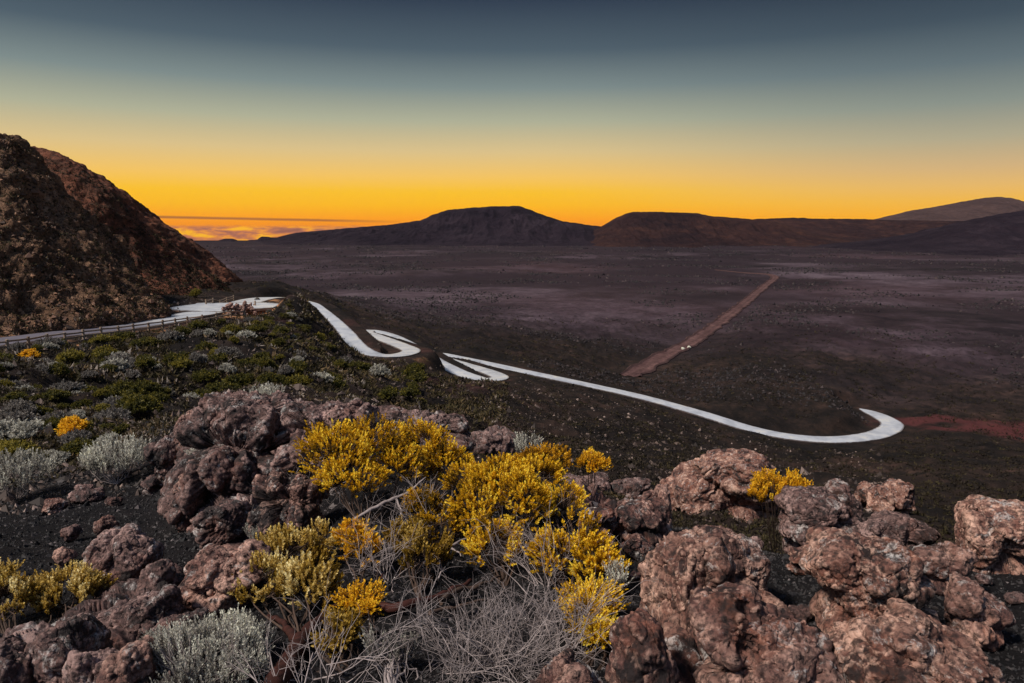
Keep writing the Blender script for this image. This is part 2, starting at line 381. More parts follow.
def poly_near(x, y, pts, cell=14.):
    """distance to the nearest polyline point and that point's index (coarse box cull)"""
    D = np.full(len(x), 1e9); I = np.zeros(len(x), int)
    lo = pts[:, :2].min(0)-cell; hi = pts[:, :2].max(0)+cell
    m = np.where((x > lo[0]) & (x < hi[0]) & (y > lo[1]) & (y < hi[1]))[0]
    for i in range(0, len(m), 20000):
        k = m[i:i+20000]
        d = (x[k, None]-pts[None, :, 0])**2+(y[k, None]-pts[None, :, 1])**2
        j = d.argmin(1); D[k] = np.sqrt(d[np.arange(len(k)), j]); I[k] = j
    return D, I
LAYBY = [PZ(187, 310, -13.1)+[2, 4, 0], PZ(205, 309, -13.25)+[3, 5, 0]]
def height(x, y, detail=True):
    x = np.atleast_1d(np.asarray(x, float)); y = np.atleast_1d(np.asarray(y, float))
    D = np.hypot(x, y)
    h = smooth_h(x, y)
    far = sstep(350, 600, D); h = h*(1-far)-45*far
    d, I = poly_near(x, y, RP, 24.)
    if detail:
        P = np.stack([x, y, 0*x], 1)
        h = h+fbm(P/1.1, 4, 5)*.055*sstep(1, 5, D)
        midw = sstep(9, 30, D)*(1-sstep(260, 500, D))*(.15+.85*sstep(4, 24, d))
        h = h+fbm(P/11., 4, 9)*1.3*midw+ridged(P/5., 4, 31)*.42*midw
        h = h+(fbm(P/120., 5, 21)*3.2+ridged(P/38., 4, 51)*.55)*sstep(220, 600, D)*sstep(-.2, .35, fbm(P/350., 3, 77)+.12)
    # beyond the plain's rim the mountain falls away
    h = np.where(D > 2500, h-(D-2500)*.024, h)
    w = 1-sstep(4.0, 7.4, d); h = h*(1-w)+(RP[I, 2]-.16)*w
    for L in LAYBY:
        dd = np.hypot(x-L[0], y-L[1]); w = 1-sstep(6., 9, dd); h = h*(1-w)+(L[2]-.12)*w
    d, I = poly_near(x, y, TP, 30.)
    w = 1-sstep(6.5, 16., d); h = h*(1-w)+(TP[I, 2]-.1)*w
    return h
def ground_pt(px, py, y0=1.2, y1=260., n=1600):
    d = ray(px, py); Y = np.exp(np.linspace(math.log(y0), math.log(y1), n))
    X = d[0]/d[1]*Y; Z = d[2]/d[1]*Y
    H = smooth_h(X, Y); k = np.where(Z < H)[0]
    if len(k) == 0: return PY(px, py, y1)
    k = k[0]; return np.array([X[k], Y[k], Z[k]])

az_f = np.linspace(-R(46), R(46), 760); az_c = np.linspace(R(46), R(314), 92)[1:-1]
AZ = np.concatenate([az_f, az_c])
RD = [.9]
while RD[-1] < 420: RD.append(RD[-1]*1.0068)
while RD[-1] < 12500: RD.append(RD[-1]*1.022)
RD = np.array(RD); nA, nR = len(AZ), len(RD)
gx = (RD[:, None]*np.sin(AZ)[None]).ravel(); gy = (RD[:, None]*np.cos(AZ)[None]).ravel()
gz = height(gx, gy); gD = np.hypot(gx, gy)
i = np.arange(nR-1)[:, None]*nA; j = np.arange(nA)[None]; j2 = (j+1) % nA
F = np.stack([i+j, i+j2, i+nA+j2, i+nA+j], -1).reshape(-1, 4)[:, ::-1]
# close the small hole under the camera
V = np.stack([gx, gy, gz], 1)
P2 = np.stack([gx, gy, 0*gx], 1)
road_d, _ = poly_near(gx, gy, RP)
n_low = fbm(P2/60., 4, 3)
plain = sstep(180, 330, gD+n_low*60); plain = np.maximum(plain, 0)
red = np.zeros(len(gx))
for px, py, sx, sy, k in [(985, 437, 9, 4, 1), (1040, 445, 16, 5, 1), (930, 421, 14, 2.5, .8), (965, 424, 22, 5, .9), (1010, 436, 22, 6, 1.), (1010, 428, 14, 3, .7)]:
    c = PZ(px, py, -45); red = np.maximum(red, k*np.exp(-(((gx-c[0])/sx)**2+((gy-c[1])/sy)**2)))
red = sstep(.3, .7, red+fbm(P2/6., 3, 8)*.25)*.9
red = np.maximum(red, .28*sstep(.1, .7, fbm(P2/14., 4, 19))*sstep(60, 100, gD)*(1-sstep(140, 175, gD))*(gx < 0))
orange = np.zeros(len(gx))
for px, py, s, k in [(250, 316, 5.5, 1.1), (232, 318, 4, .8), (200, 325, 3, .7), (65, 350, 3., 1), (160, 333, 2.5, .6), (270, 312, 4, .8)]:
    c = ground_pt(px, py); orange = np.maximum(orange, k*np.exp(-(((gx-c[0])**2+(gy-c[1])**2)/s**2)))
orange = sstep(.3, .75, orange+fbm(P2/1.5, 3, 88)*.3)
orange = np.maximum(orange, .25*sstep(4.2, 4.6, road_d)*(1-sstep(4.8, 6.4, road_d))*(gy < 125)*sstep(0, .3, fbm(P2/5., 3, 61)+.15))
nearw = 1-sstep(9, 15, gD)
lava = sstep(-.25, .3, fbm(P2/np.array([260, 170, 1.]), 5, 91)+np.interp(gD, [200, 500, 1000, 2000], [-.35, -.12, .10, .55]))*.85
ground = mesh_np('ground', V, F, M_GROUND, True, {'plain': plain, 'red': red, 'orange': orange, 'near': nearw, 'lava': lava})
tag(ground, kind='structure')
cap = mesh_np('ground_underfoot', np.vstack([V[:nA], [[0, 0, V[:nA, 2].mean()]]]), np.stack([np.arange(nA), np.full(nA, nA), (np.arange(nA)+1) % nA], 1)[:, ::-1], M_GROUND, True,
              {'plain': np.zeros(nA+1), 'red': np.zeros(nA+1), 'orange': np.zeros(nA+1), 'near': np.ones(nA+1), 'lava': np.zeros(nA+1)})
tag(cap, kind='structure')

# ------------------------------------------------------------------ road ribbon with real thickness
def ribbon(name, pts, hw, mat, lift, attrs=None, wob=0., prof=((-1, -.35), (-1, 0), (-.45, .05), (0, .07), (.45, .05), (1, 0), (1, -.35))):
    T = np.gradient(pts, axis=0); T[:, 2] = 0; T /= np.linalg.norm(T, axis=1)[:, None]
    S = np.stack([T[:, 1], -T[:, 0], 0*T[:, 0]], 1); n = len(pts)
    hw = np.broadcast_to(hw, (n,)).astype(float)
    V = []
    for k, (u, z) in enumerate(prof):
        w = hw*(1+wob*pnoise(np.stack([pts[:, 0]/3., pts[:, 1]/3., np.full(n, 3.*np.sign(u))], 1), 4))
        V.append(pts+S*(u*w)[:, None]+[0, 0, lift+z])
    m = len(prof); V = np.stack(V, 1).reshape(-1, 3)
    i = np.arange(n-1)[:, None]*m; j = np.arange(m-1)[None]
    F = np.stack([i+j, i+j+1, i+m+j+1, i+m+j], -1).reshape(-1, 4)[:, ::-1]
    at = {a: np.repeat(v, m) for a, v in (attrs or {}).items()}; at['u'] = np.tile(np.abs([p[0] for p in prof]), n)
    return mesh_np(name, V, F, mat, False, at)
_kx = [int(np.argmin(((RP-PZ(*q))**2).sum(1))) for q in ROAD1]; _kx = np.maximum.accumulate(_kx)
_kw = [3.2]*9+[3., 2.6, 2.0, 1.1, 1.1, 1.4, 1.6, 1.8]+[1.9]*24; _kw = (_kw+list(np.linspace(1.9, 2.6, len(ROAD1)-len(_kw))))[:len(ROAD1)]
_kw[-3:] = [2.3, 1.6, .4]; hw = np.interp(np.arange(len(RP)), _kx, _kw)
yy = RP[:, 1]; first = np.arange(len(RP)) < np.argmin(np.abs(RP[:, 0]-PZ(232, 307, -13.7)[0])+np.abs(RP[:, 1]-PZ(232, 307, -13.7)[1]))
darker = np.where(first, 1-sstep(PZ(100, 327, -12.2)[1]-4, PZ(150, 321, -12.6)[1]+4, yy), 0.)  # left stretch of the road gets a darker grey tone
road = tag(ribbon('road', RP, hw, M_ROAD, .02, {'darker': darker}, .05), kind='structure')
# widened lay-by beside the bend
c = LAYBY[0]*.5+LAYBY[1]*.5
an = np.linspace(0, 2*math.pi, 60, endpoint=False); rr = 1+.1*np.sin(3*an)+.06*np.cos(5*an)
top = np.stack([c[0]+10.5*rr*np.cos(an), c[1]+7.*rr*np.sin(an), np.full(60, c[2]+.012)], 1)
bot = top-[0, 0, .4]
lb = mesh_np('lay_by_pavement', np.vstack([top, bot, [c+[0, 0, .012]]]), np.vstack([np.stack([np.arange(60), (np.arange(60)+1) % 60, np.full(60, 120)], 1),
     np.stack([np.arange(60), np.arange(60)+60, (np.arange(60)+1) % 60+60], 1), np.stack([np.arange(60), (np.arange(60)+1) % 60+60, (np.arange(60)+1) % 60], 1)]), M_ROAD, False, {'darker': np.zeros(121), 'u': np.concatenate([np.ones(120), [0]])})
tag(lb, kind='structure')
trk = tag(ribbon('dirt_track', TP, np.interp(np.arange(len(TP)), [0, 3, 8, 14, len(TP)-26, len(TP)-14, len(TP)-1], [3.6, 4.2, 4.4, 3.9, 3.6, 1.4, .5]), M_TRACK, .02, None, .5, ((-1, -.4), (-.97, .15), (-.82, .55), (-.66, .1), (-.35, -.04), (0, .14), (.35, -.04), (.66, .1), (.82, .5), (.97, .15), (1, -.4))), kind='structure')

# ------------------------------------------------------------------ cliffs: lofted rock faces
def loft(cols, nu, nv):
    C = np.array(cols)                      # (cols, rows, 3)
    def cm(A, n):
        m = len(A); Q = np.concatenate([[2*A[0]-A[1]], A, [2*A[-1]-A[-2]]])
        t = np.linspace(0, m-1-1e-6, n); k = t.astype(int); f = (t-k).reshape((-1,)+(1,)*(A.ndim-1))
        p0, p1, p2, p3 = Q[k], Q[k+1], Q[k+2], Q[k+3]
        return .5*((2*p1)+(-p0+p2)*f+(2*p0-5*p1+4*p2-p3)*f*f+(-p0+3*p1-3*p2+p3)*f**3)
    A = cm(C, nu); return cm(np.swapaxes(A, 0, 1), nv).swapaxes(0, 1)
def grid_normals(A):
    du = np.gradient(A, axis=0); dv = np.gradient(A, axis=1); n = np.cross(du, dv)
    return n/(np.linalg.norm(n, axis=2)[..., None]+1e-9)
def grid_obj(name, A, mat):
    nu, nv = A.shape[:2]; i = np.arange(nu-1)[:, None]*nv; j = np.arange(nv-1)[None]
    F = np.stack([i+j, i+nv+j, i+nv+j+1, i+j+1], -1).reshape(-1, 4)
    return mesh_np(name, A.reshape(-1, 3), F, mat, True)
def col(b, m, t, bk=26., bz=60.):
    B = PY(*b); Mm = PY(m[0], m[1]+4, m[2]); T = PY(t[0], t[1]+min(10, max(0, (295-t[1])/9)), t[2])
    back = T+np.array([-4., bk, -3.]); bb = T+np.array([-6. if bz > 30 else -16., bz, -30.])
    return [B-[0, 0, 2.5], B, Mm, T, back, bb]
c1 = [col((-420, 372, 52), (-420, 250, 70), (-420, 110, 92), 7., 12.), col((-250, 360, 60), (-250, 250, 77), (-250, 118, 97), 7., 12.), col((-90, 346, 68), (-90, 240, 83), (-90, 124, 101), 7., 12.),
      col((0, 333, 73), (0, 232, 87), (-2, 131, 105), 7., 12.), col((60, 326, 79), (48, 242, 93), (28, 146, 109), 7., 12.), col((110, 320, 86), (90, 262, 97), (60, 186, 111), 7., 12.),
      col((148, 315, 95), (130, 280, 102), (104, 224, 114), 7., 12.), col((165, 311, 101), (147, 287, 109), (117, 240, 120), 7., 12.), col((158, 306, 113), (140, 286, 118), (112, 246, 126), 7., 12.)]
c2 = [col((20, 312, 122), (10, 230, 136), (-40, 138, 150)), col((60, 309, 125), (40, 235, 138), (15, 143, 150)), col((120, 306, 128), (90, 243, 140), (62, 158, 150)), col((160, 304, 132), (135, 258, 143), (101, 180, 152)),
      col((190, 302, 138), (165, 272, 147), (135, 211, 155)), col((213, 300, 145), (193, 281, 152), (165, 233, 158)), col((229, 299, 150), (220, 289, 155), (199, 264, 161)),
      col((236, 298, 156), (233, 294, 160), (224, 284, 164)), col((238, 297, 166), (235, 294, 168), (226, 288, 170))]
def displace(A, comps):
    n = grid_normals(A); P = A.reshape(-1, 3); d = 0
    for fn, sc, amp, s in comps: d = d+amp*fn(P*np.array([1, 1, .7])/sc, 5, s)
    d = d-d.mean()
    return A+n*d.reshape(A.shape[:2]+(1,))
A1 = displace(loft(c1, 420, 260), [(ridged, 13., 1.1, 3), (ridged, 4., .7, 8), (fbm, 1.4, .5, 14)])
A2 = displace(loft(c2, 320, 220), [(fbm, 16., 1.6, 23), (ridged, 5., .6, 28), (fbm, 1.5, .35, 34)])
tag(grid_obj('cliff', A1, M_CLIFF), kind='structure')
tag(grid_obj('scree_slope', A2, M_CLIFFR), kind='structure')

# ------------------------------------------------------------------ far hills
def hill(name, sky, Yr, depth, mat, amp, seed, base=-45., sharp=1.6, drop=0.):
    px = np.array([s[0] for s in sky], float); py = np.array([s[1] for s in sky], float)
    amp = amp*1.25; n = 620; t = np.linspace(px[0], px[-1], n); y = np.interp(t, px, py)
    k = np.ones(9)/9; y = np.convolve(np.pad(y, 4, 'edge'), k, 'valid')
    nv = 150; v = np.linspace(-1, 1, nv)
    b = (341.5-y)/FPX; tz = (-ST+b*CT)/(CT+b*ST)
    zr = tz*Yr
    prof = np.clip(1-np.abs(v), 0, 1)**sharp; prof = prof*(1-.0*v)
    Yg = Yr+v[None]*depth*np.where(v[None] < 0, 1, 1.2)+0*t[:, None]
    X = ((t-512)/FPX*1.0137)[:, None]*(Yr+(Yg-Yr)*.75)
    hh = np.maximum(zr-base, 0)[:, None]
    Z = base+hh*prof[None]
    P = np.stack([X, Yg, 0*X], -1).reshape(-1, 3)
    d = (fbm(P/(depth*.35), 6, seed)*.7+ridged(P*np.array([2.2, .5, 1])/(depth*.2), 5, seed+5)*.5).reshape(X.shape)
    edge = np.sqrt(np.clip(prof, 0, 1))[None]*(1-.95*np.exp(-(v/.16)**2))[None]
    Z = Z+d*amp*edge*np.clip(hh/60, 0, 1)-4-drop
    Z = Z+(pnoise(P/(Yr*.008), seed+9).reshape(X.shape)*Yr*.0007)*np.clip(hh/40, 0, 1)+4*np.exp(-(v/.2)**2)[None]+drop*np.exp(-(v/.3)**2)[None]
    A = np.stack([X, Yg, Z], -1)
    o = grid_obj(name, A, mat); tag(o, kind='structure'); return o
hill('hill', [(255, 242), (280, 238), (300, 233), (345, 229), (400, 224), (425, 220), (437, 214), (450, 210), (470, 208), (490, 206.5), (519, 205.5), (528, 209), (537, 213), (560, 221), (585, 225), (620, 229), (680, 237), (740, 242)], 2600, 900, M_HILL, 26, 3)
hill('hill', [(570, 242), (590, 231), (600, 226), (612, 218), (628, 211.5), (660, 212), (690, 213), (705, 216), (722, 217), (745, 219), (765, 221), (782, 226), (812, 235), (860, 242)], 2300, 700, M_HILLR, 18, 13)
hill('hill', [(640, 226), (700, 221), (740, 219.5), (770, 218), (792, 217.5), (800, 218.5), (850, 219), (880, 220), (940, 221), (1000, 221), (1100, 224), (1300, 226)], 3300, 1000, M_HILLR, 20, 33)
hill('mountain', [(800, 230), (840, 224), (865, 219), (885, 214), (900, 210), (920, 207), (940, 203), (960, 199), (975, 197), (985, 196.5), (1000, 199), (1024, 206), (1060, 214), (1120, 219), (1200, 225)], 7500, 2200, M_HILLB, 40, 43, -60)
hill('hill', [(800, 247), (860, 240), (905, 233), (930, 226), (960, 219), (985, 214), (1024, 208), (1080, 200), (1150, 196), (1300, 215), (1400, 240)], 1700, 600, M_HILL, 16, 53)
hill('hill', [(60, 243), (140, 240), (170, 238.5), (183, 238), (200, 240.5), (225, 240.5), (232, 238.5), (240, 238.5), (245, 241), (262, 241), (267, 236.5), (274, 236.5), (282, 239), (300, 238), (330, 240), (360, 243)], 2450, 260, M_HILL, 3, 63)

# ------------------------------------------------------------------ boulders
_ico = {}
def ico(level):
    if level not in _ico:
        bm = bmesh.new(); bmesh.ops.create_icosphere(bm, subdivisions=level, radius=1)
        V = np.array([v.co[:] for v in bm.verts]); F = np.array([[v.index for v in f.verts] for f in bm.faces]); bm.free()
        _ico[level] = (V, F)
    return _ico[level]
def unit_(v): return v/np.linalg.norm(v)
def smin(a, b, k):
    h = np.clip(.5+.5*(b-a)/k, 0, 1); return b*(1-h)+a*h-k*h*(1-h)
def rock_shape(lobes, level, seed, rough=1., cuts=5):
    """star-shaped rock round the origin: soft union of ellipsoid lobes, cut by planes, then weathered"""
    D0, F = ico(level); r_ = np.random.default_rng(seed)
    D0 = D0/np.linalg.norm(D0, axis=1)[:, None]
    L = np.array([l[:3] for l in lobes]); Rr = np.array([l[3:6] for l in lobes]); size = Rr.mean()
    ext = (np.abs(L)+Rr).max(); S = np.array([(np.abs(L)+Rr)[:, k].max() for k in range(3)])
    cn = r_.normal(size=(cuts, 3)); cn[:, 2] = np.abs(cn[:, 2])*.6; cn /= np.linalg.norm(cn, axis=1)[:, None]
    cd = r_.uniform(.60, .92, cuts)*np.sqrt(((cn*S)**2).sum(1))
    LN = r_.normal(size=(len(L), 15, 3)); LN /= np.linalg.norm(LN, axis=2)[..., None]; LO = r_.uniform(.62, .93, (len(L), 15))
    def sdf(P):
        d = None
        for c, r, pn, po in zip(L, Rr, LN, LO):
            u_ = (P-c)/r; q = np.linalg.norm(u_, axis=1)-1.04
            for nn_, oo_ in zip(pn, po): q = -smin(-q, -(u_@nn_-oo_), .03)
            q = q*r.min()
            d = q if d is None else smin(d, q, size*.07)
        for n, o in zip(cn, cd): d = -smin(-d, -(P@n-o), size*.035)
        return d
    # the direction set is stretched with the rock so that faces stay even
    Dv = D0*S; Dv /= np.linalg.norm(Dv, axis=1)[:, None]
    t = np.full(len(Dv), ext*1.8)
    for _ in range(24): t = np.maximum(t-np.maximum(sdf(Dv*t[:, None]), 0)*.85, size*.12)
    V = Dv*t[:, None]
    def norms(V):
        a, b, c = V[F[:, 0]], V[F[:, 1]], V[F[:, 2]]; fn = np.cross(b-a, c-a); n = np.zeros_like(V)
        for k in range(3): np.add.at(n, F[:, k], fn)
        return n/(np.linalg.norm(n, axis=1)[:, None]+1e-12)
    n = norms(V); off = r_.uniform(0, 50, 3); Q = V/size
    st = unit_(r_.normal(size=3)); Qs = Q+np.outer(Q@st, st)*1.6            # bedding: features squeezed along one axis
    wp = np.stack([pnoise(Q*1.1+off, 61), pnoise(Q*1.1+off, 62), pnoise(Q*1.1+off, 63)], 1)
    d = (.05*fbm(Q*1.1+off, 3, seed)+.075*ridged(Qs*.9+wp*.6+off, 4, seed+2, .55)-.06)*size*rough
    w = worley(Q*1.25+off+wp*.5, seed)
    d += -(.13*np.clip(.34-w, 0, 1)/.34)*size*rough*sstep(-.1, .3, pnoise(Q*.9+off, seed+6))
    fd, ck = facets(Qs*.85+wp*.5+off, seed+20); fd2, ck2 = facets(Q*2.2+wp*.6+off, seed+21)
    d += (.08*fd-.06*ck**3+.05*fd2-.03*ck2**3)*size*rough
    V = V+n*d[:, None]
    n = norms(V); a = min(1., size/.16)
    fd3, _ = facets(V/.075+off, seed+22)
    d = (.008*ridged(V/.22+off, 3, seed+40, .5)+.006*fd3+.004*fbm(V/.03+off, 3, seed+41))*rough*a
    if level >= 6:
        w = worley(V/.055+off, seed+4); mk = sstep(.0, .4, pnoise(V/.22+off, seed+7))
        d += -.013*np.clip(.42-w, 0, 1)/.42*mk*a
        w = worley(V/.15+off, seed+5); d += -.042*np.clip(.36-w, 0, 1)/.36*a*sstep(-.05, .3, pnoise(V/.4+off, seed+8))
    V = V+n*d[:, None]
    return V, F
NB = [0]
def boulder(label, x0, y0, x1, y1, mat=M_ROCK, lobes=None, base=None, dep=1., name='boulder', cat='boulder', group=None, level=None, rough=1., Y=None, cuts=5):
    """a boulder filling the box x0..x1, y0..y1 of the photograph, standing on the ground at row `base`"""
    NB[0] += 1; seed = NB[0]*7+11; r_ = np.random.default_rng(seed)
    cx, cy = (x0+x1)/2, (y0+y1)/2
    if Y is None:
        g = ground_pt(cx, min(y1 if base is None else base, 760)); Y = g[1]
        hw_ = (x1-x0)/2*Y/FPX; Y = Y+.35*hw_*dep
    c = PY(cx, cy, Y); sc = Y/FPX*1.13
    a, b = (x1-x0)/2*sc, (y1-y0)/2*sc*1.0
    dd = (a*.6+b*.4)*dep
    if lobes is None:
        lobes = [(0, -.1, .86, .8, 0, .9)]
        for k in range(4):
            an = r_.uniform(0, 6.28); lobes.append((math.cos(an)*.5, math.sin(an)*.45, r_.uniform(.4, .55), r_.uniform(.4, .52), r_.uniform(-.4, .4), .5))
    LB = [(u*a, w*dd, v*b, ru*a, rd*dd, rv*b) for (u, v, ru, rv, w, rd) in lobes]
    LB.append((0, 0, -b*.75, a*.72, dd*.75, b*.6))      # foot buried in the ground
    px = (x1-x0)
    lv = level or (7 if px > 75 else 6 if px > 24 else 5)
    V, F = rock_shape(LB, lv, seed, rough, cuts)
    o = mesh_np(name, V, F, mat, True); o.location = c
    tag(o, label, cat, group); return o
# right-hand cluster
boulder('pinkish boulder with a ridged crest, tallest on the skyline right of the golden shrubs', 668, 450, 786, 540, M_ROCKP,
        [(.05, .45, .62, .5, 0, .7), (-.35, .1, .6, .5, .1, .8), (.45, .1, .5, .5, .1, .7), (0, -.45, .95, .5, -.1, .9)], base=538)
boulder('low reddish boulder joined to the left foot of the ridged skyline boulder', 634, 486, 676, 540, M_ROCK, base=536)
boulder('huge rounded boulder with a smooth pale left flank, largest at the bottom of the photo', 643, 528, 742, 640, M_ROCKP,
        [(-.25, .1, .72, .82, 0, .8), (.4, .35, .55, .62, .2, .8), (.1, -.4, .85, .6, -.2, .8)], base=640)
boulder('tall reddish boulder leaning behind the huge rounded boulder', 684, 523, 770, 600, M_ROCK, [(-.2, .3, .6, .62, 0, .8), (.35, -.1, .55, .75, .2, .8), (0, -.5, .8, .5, 0, .9)], base=604)
boulder('broad pitted brown boulder at the bottom edge between the huge rounded boulder and the gravel', 690, 590, 838, 720, M_ROCK,
        [(-.35, .35, .55, .6, .2, .8), (.1, .1, .7, .6, 0, .8), (.55, -.15, .42, .5, -.1, .7), (-.2, -.5, .8, .6, -.3, .9)], base=716)
boulder('dark low boulder between the yellow crest bush and the pink knob', 774, 484, 868, 548, M_ROCKD,
        [(-.2, .3, .6, .5, 0, .7), (.45, .4, .45, .5, .2, .6), (.1, -.3, .85, .55, -.1, .8)], base=548)
boulder('upright pink knobbly boulder standing on the right crest', 870, 476, 918, 534, M_ROCKP, [(.15, .35, .7, .6, 0, .8), (-.5, 0, .45, .6, 0, .7), (.1, -.5, .9, .5, 0, .9)], base=536)
boulder('thin pointed tan slab leaning against the pink knobbly boulder', 852, 481, 884, 522, M_ROCKP, [(-.3, .3, .55, .6, 0, .6), (.2, -.2, .6, .7, 0, .6)], base=528)
boulder('flat grey streaked boulder beneath the pink knobbly boulder', 856, 512, 934, 550, M_ROCKD, [(-.2, .1, .75, .7, 0, .8), (.5, -.1, .5, .6, 0, .7)], base=552)
boulder('large twisted boulder with a deep hollow in the middle of the right gravel', 800, 536, 930, 640, M_ROCKP,
        [(-.35, .42, .5, .42, .2, .7), (.15, .45, .6, .42, .1, .7), (.45, 0, .5, .6, 0, .7), (-.05, -.05, .5, .5, .15, .6), (.55, -.55, .4, .42, -.1, .6), (.1, -.5, .55, .4, 0, .6)], base=630)
boulder('thin tongue of pinkish rock reaching left from the twisted boulder', 784, 543, 836, 570, M_ROCKP, [(0, 0, .9, .6, 0, .8), (.5, -.2, .5, .7, 0, .7)], base=572)
boulder('big salmon pink boulder cut by the right edge of the photo', 946, 499, 1060, 576, M_ROCKP,
        [(-.5, .1, .48, .72, 0, .7), (0, .3, .6, .6, .1, .8), (.5, -.1, .5, .7, .2, .8)], base=574)
boulder('small knotted boulder between the twisted boulder and the salmon pink one', 900, 541, 972, 588, M_ROCK, [(-.3, .2, .6, .6, 0, .8), (.45, .15, .5, .6, 0, .7), (0, -.4, .6, .5, 0, .7)], base=590)
boulder('jagged reddish boulder with a sharp right tip sloping down the gravel', 940, 574, 1008, 644, M_ROCK,
        [(-.35, .35, .5, .55, .1, .7), (.3, -.1, .62, .45, 0, .7), (-.2, -.45, .5, .5, -.1, .7)], base=642)
boulder('wide triangular boulder with a pointed top at the bottom right', 830, 612, 1002, 730, M_ROCKP,
        [(-.12, .52, .34, .42, .1, .5), (-.5, .1, .48, .6, 0, .8), (.25, .0, .62, .62, 0, .8), (.5, -.4, .55, .5, -.1, .8), (-.1, -.5, .8, .5, -.2, .9)], base=722)
boulder('small dark rounded stone lying alone on the gravel between the big boulders', 781, 603, 817, 626, M_ROCKD, base=624, name='stone', cat='stone')
boulder('fist sized brown stone squeezed between the two bottom right boulders', 808, 634, 836, 668, M_ROCKD, base=668, name='stone', cat='stone')
boulder('pitted boulder with a pale rim under the lowest golden shrub', 606, 611, 678, 712, M_ROCK, [(-.1, .35, .75, .6, 0, .8), (.3, -.1, .6, .7, 0, .8), (-.4, -.2, .55, .7, 0, .8)], base=706)
boulder('dark red boulder under the dead grey brush at the bottom edge', 520, 655, 612, 740, M_ROCK, base=735)
# middle, right of the golden shrubs
boulder('reddish flat topped boulder behind the gravel hollow right of the golden shrubs', 604, 497, 670, 545, M_ROCK, [(-.3, .1, .6, .7, 0, .8), (.35, .1, .6, .65, 0, .8), (0, -.4, .8, .5, 0, .9)], base=545)
boulder('pale topped boulder touching the right side of the golden shrubs', 576, 499, 620, 542, M_ROCK, base=544)
boulder('low pinkish slab on the crest under the two small orange bushes', 556, 470, 612, 498, M_ROCKD, base=502)
boulder('long brown slab on the crest halfway between orange bushes and ridged boulder', 606, 474, 654, 504, M_ROCKD, base=508)
boulder('small cracked boulder at the back of the gravel hollow', 620, 532, 657, 564, M_ROCK, base=564)
boulder('small pale chip of rock beside the right golden shrub', 596, 529, 616, 553, M_ROCKP, base=553, name='stone', cat='stone')
boulder('dark lump of rock on the crest just behind the middle golden shrubs', 462, 424, 520, 466, M_ROCKD, [(-.3, 0, .6, .7, 0, .8), (.3, .1, .6, .75, 0, .8)], base=466)
boulder('low brown rock on the crest between the grey twigs and the orange bush', 512, 446, 552, 474, M_ROCKD, base=474)
# left: bedrock ridge
def outcrop(label, x0, y0, x1, y1, n, seed, mat, base, Y=None, top=None):
    n = n+2
    r_ = np.random.default_rng(seed); lb = [(0, -.3, .85, .55, 0, .9)]
    for k in range(n):
        u = -0.8+1.6*(k+.5)/n+r_.uniform(-.08, .08); tp = (top(u) if top else .6)
        s = r_.uniform(.18, .30); lb.append((u, tp-s*.8, s*1.0, s*1.25, r_.uniform(-.1, .4), .45))
        lb.append((u+r_.uniform(-.1, .1), r_.uniform(-.5, .05), r_.uniform(.2, .32), r_.uniform(.25, .4), r_.uniform(-.75, -.4), .45))
    return boulder(label, x0, y0, x1, y1, mat, lb, base=base, name='rock_outcrop', cat='rock outcrop', level=7, rough=1.25, dep=.8, Y=Y, cuts=4)
outcrop('lumpy brown bedrock ridge left of the golden shrubs, crowned with silver tufts', 176, 398, 300, 520, 6, 5, M_ROCKD, 512, top=lambda u: .62+.2*math.cos(u*2.2))
outcrop('rounded back part of the brown bedrock ridge, nearest the bushy slope', 200, 392, 300, 440, 5, 15, M_ROCKD, 440, top=lambda u: .7)
outcrop('dark bedrock ridge behind the upper left golden shrub', 284, 400, 392, 470, 6, 25, M_ROCKD, 466, top=lambda u: .7)
outcrop('low bedrock shelf just left of the golden shrub', 250, 462, 336, 548, 5, 35, M_ROCK, 544, top=lambda u: .5)
outcrop('dark far end of the bedrock ridge sinking towards the valley', 372, 408, 470, 452, 5, 45, M_ROCKD, 450, top=lambda u: .6-.2*u)
boulder('rounded reddish knob at the left end of the bedrock ridge', 172, 408, 214, 466, M_ROCK, [(.1, .3, .7, .6, 0, .8), (-.2, -.2, .7, .7, 0, .8)], base=462)
boulder('smooth humped rock on top of the bedrock ridge', 196, 392, 232, 424, M_ROCK, base=436)
boulder('brown boulder below the knob at the left end of the ridge', 150, 430, 190, 474, M_ROCKD, base=474)
boulder('upright red brown boulder at the foot of the ridge beside a silver tuft', 172, 470, 208, 526, M_ROCK, base=526)
boulder('low broken boulder at the edge of the dark gravel slope', 196, 500, 250, 548, M_ROCKD, base=548)
def GY(px, Y):
    p = PX(px, Y, 0.); p[2] = smooth_h(p[0], p[1])[0]; return p
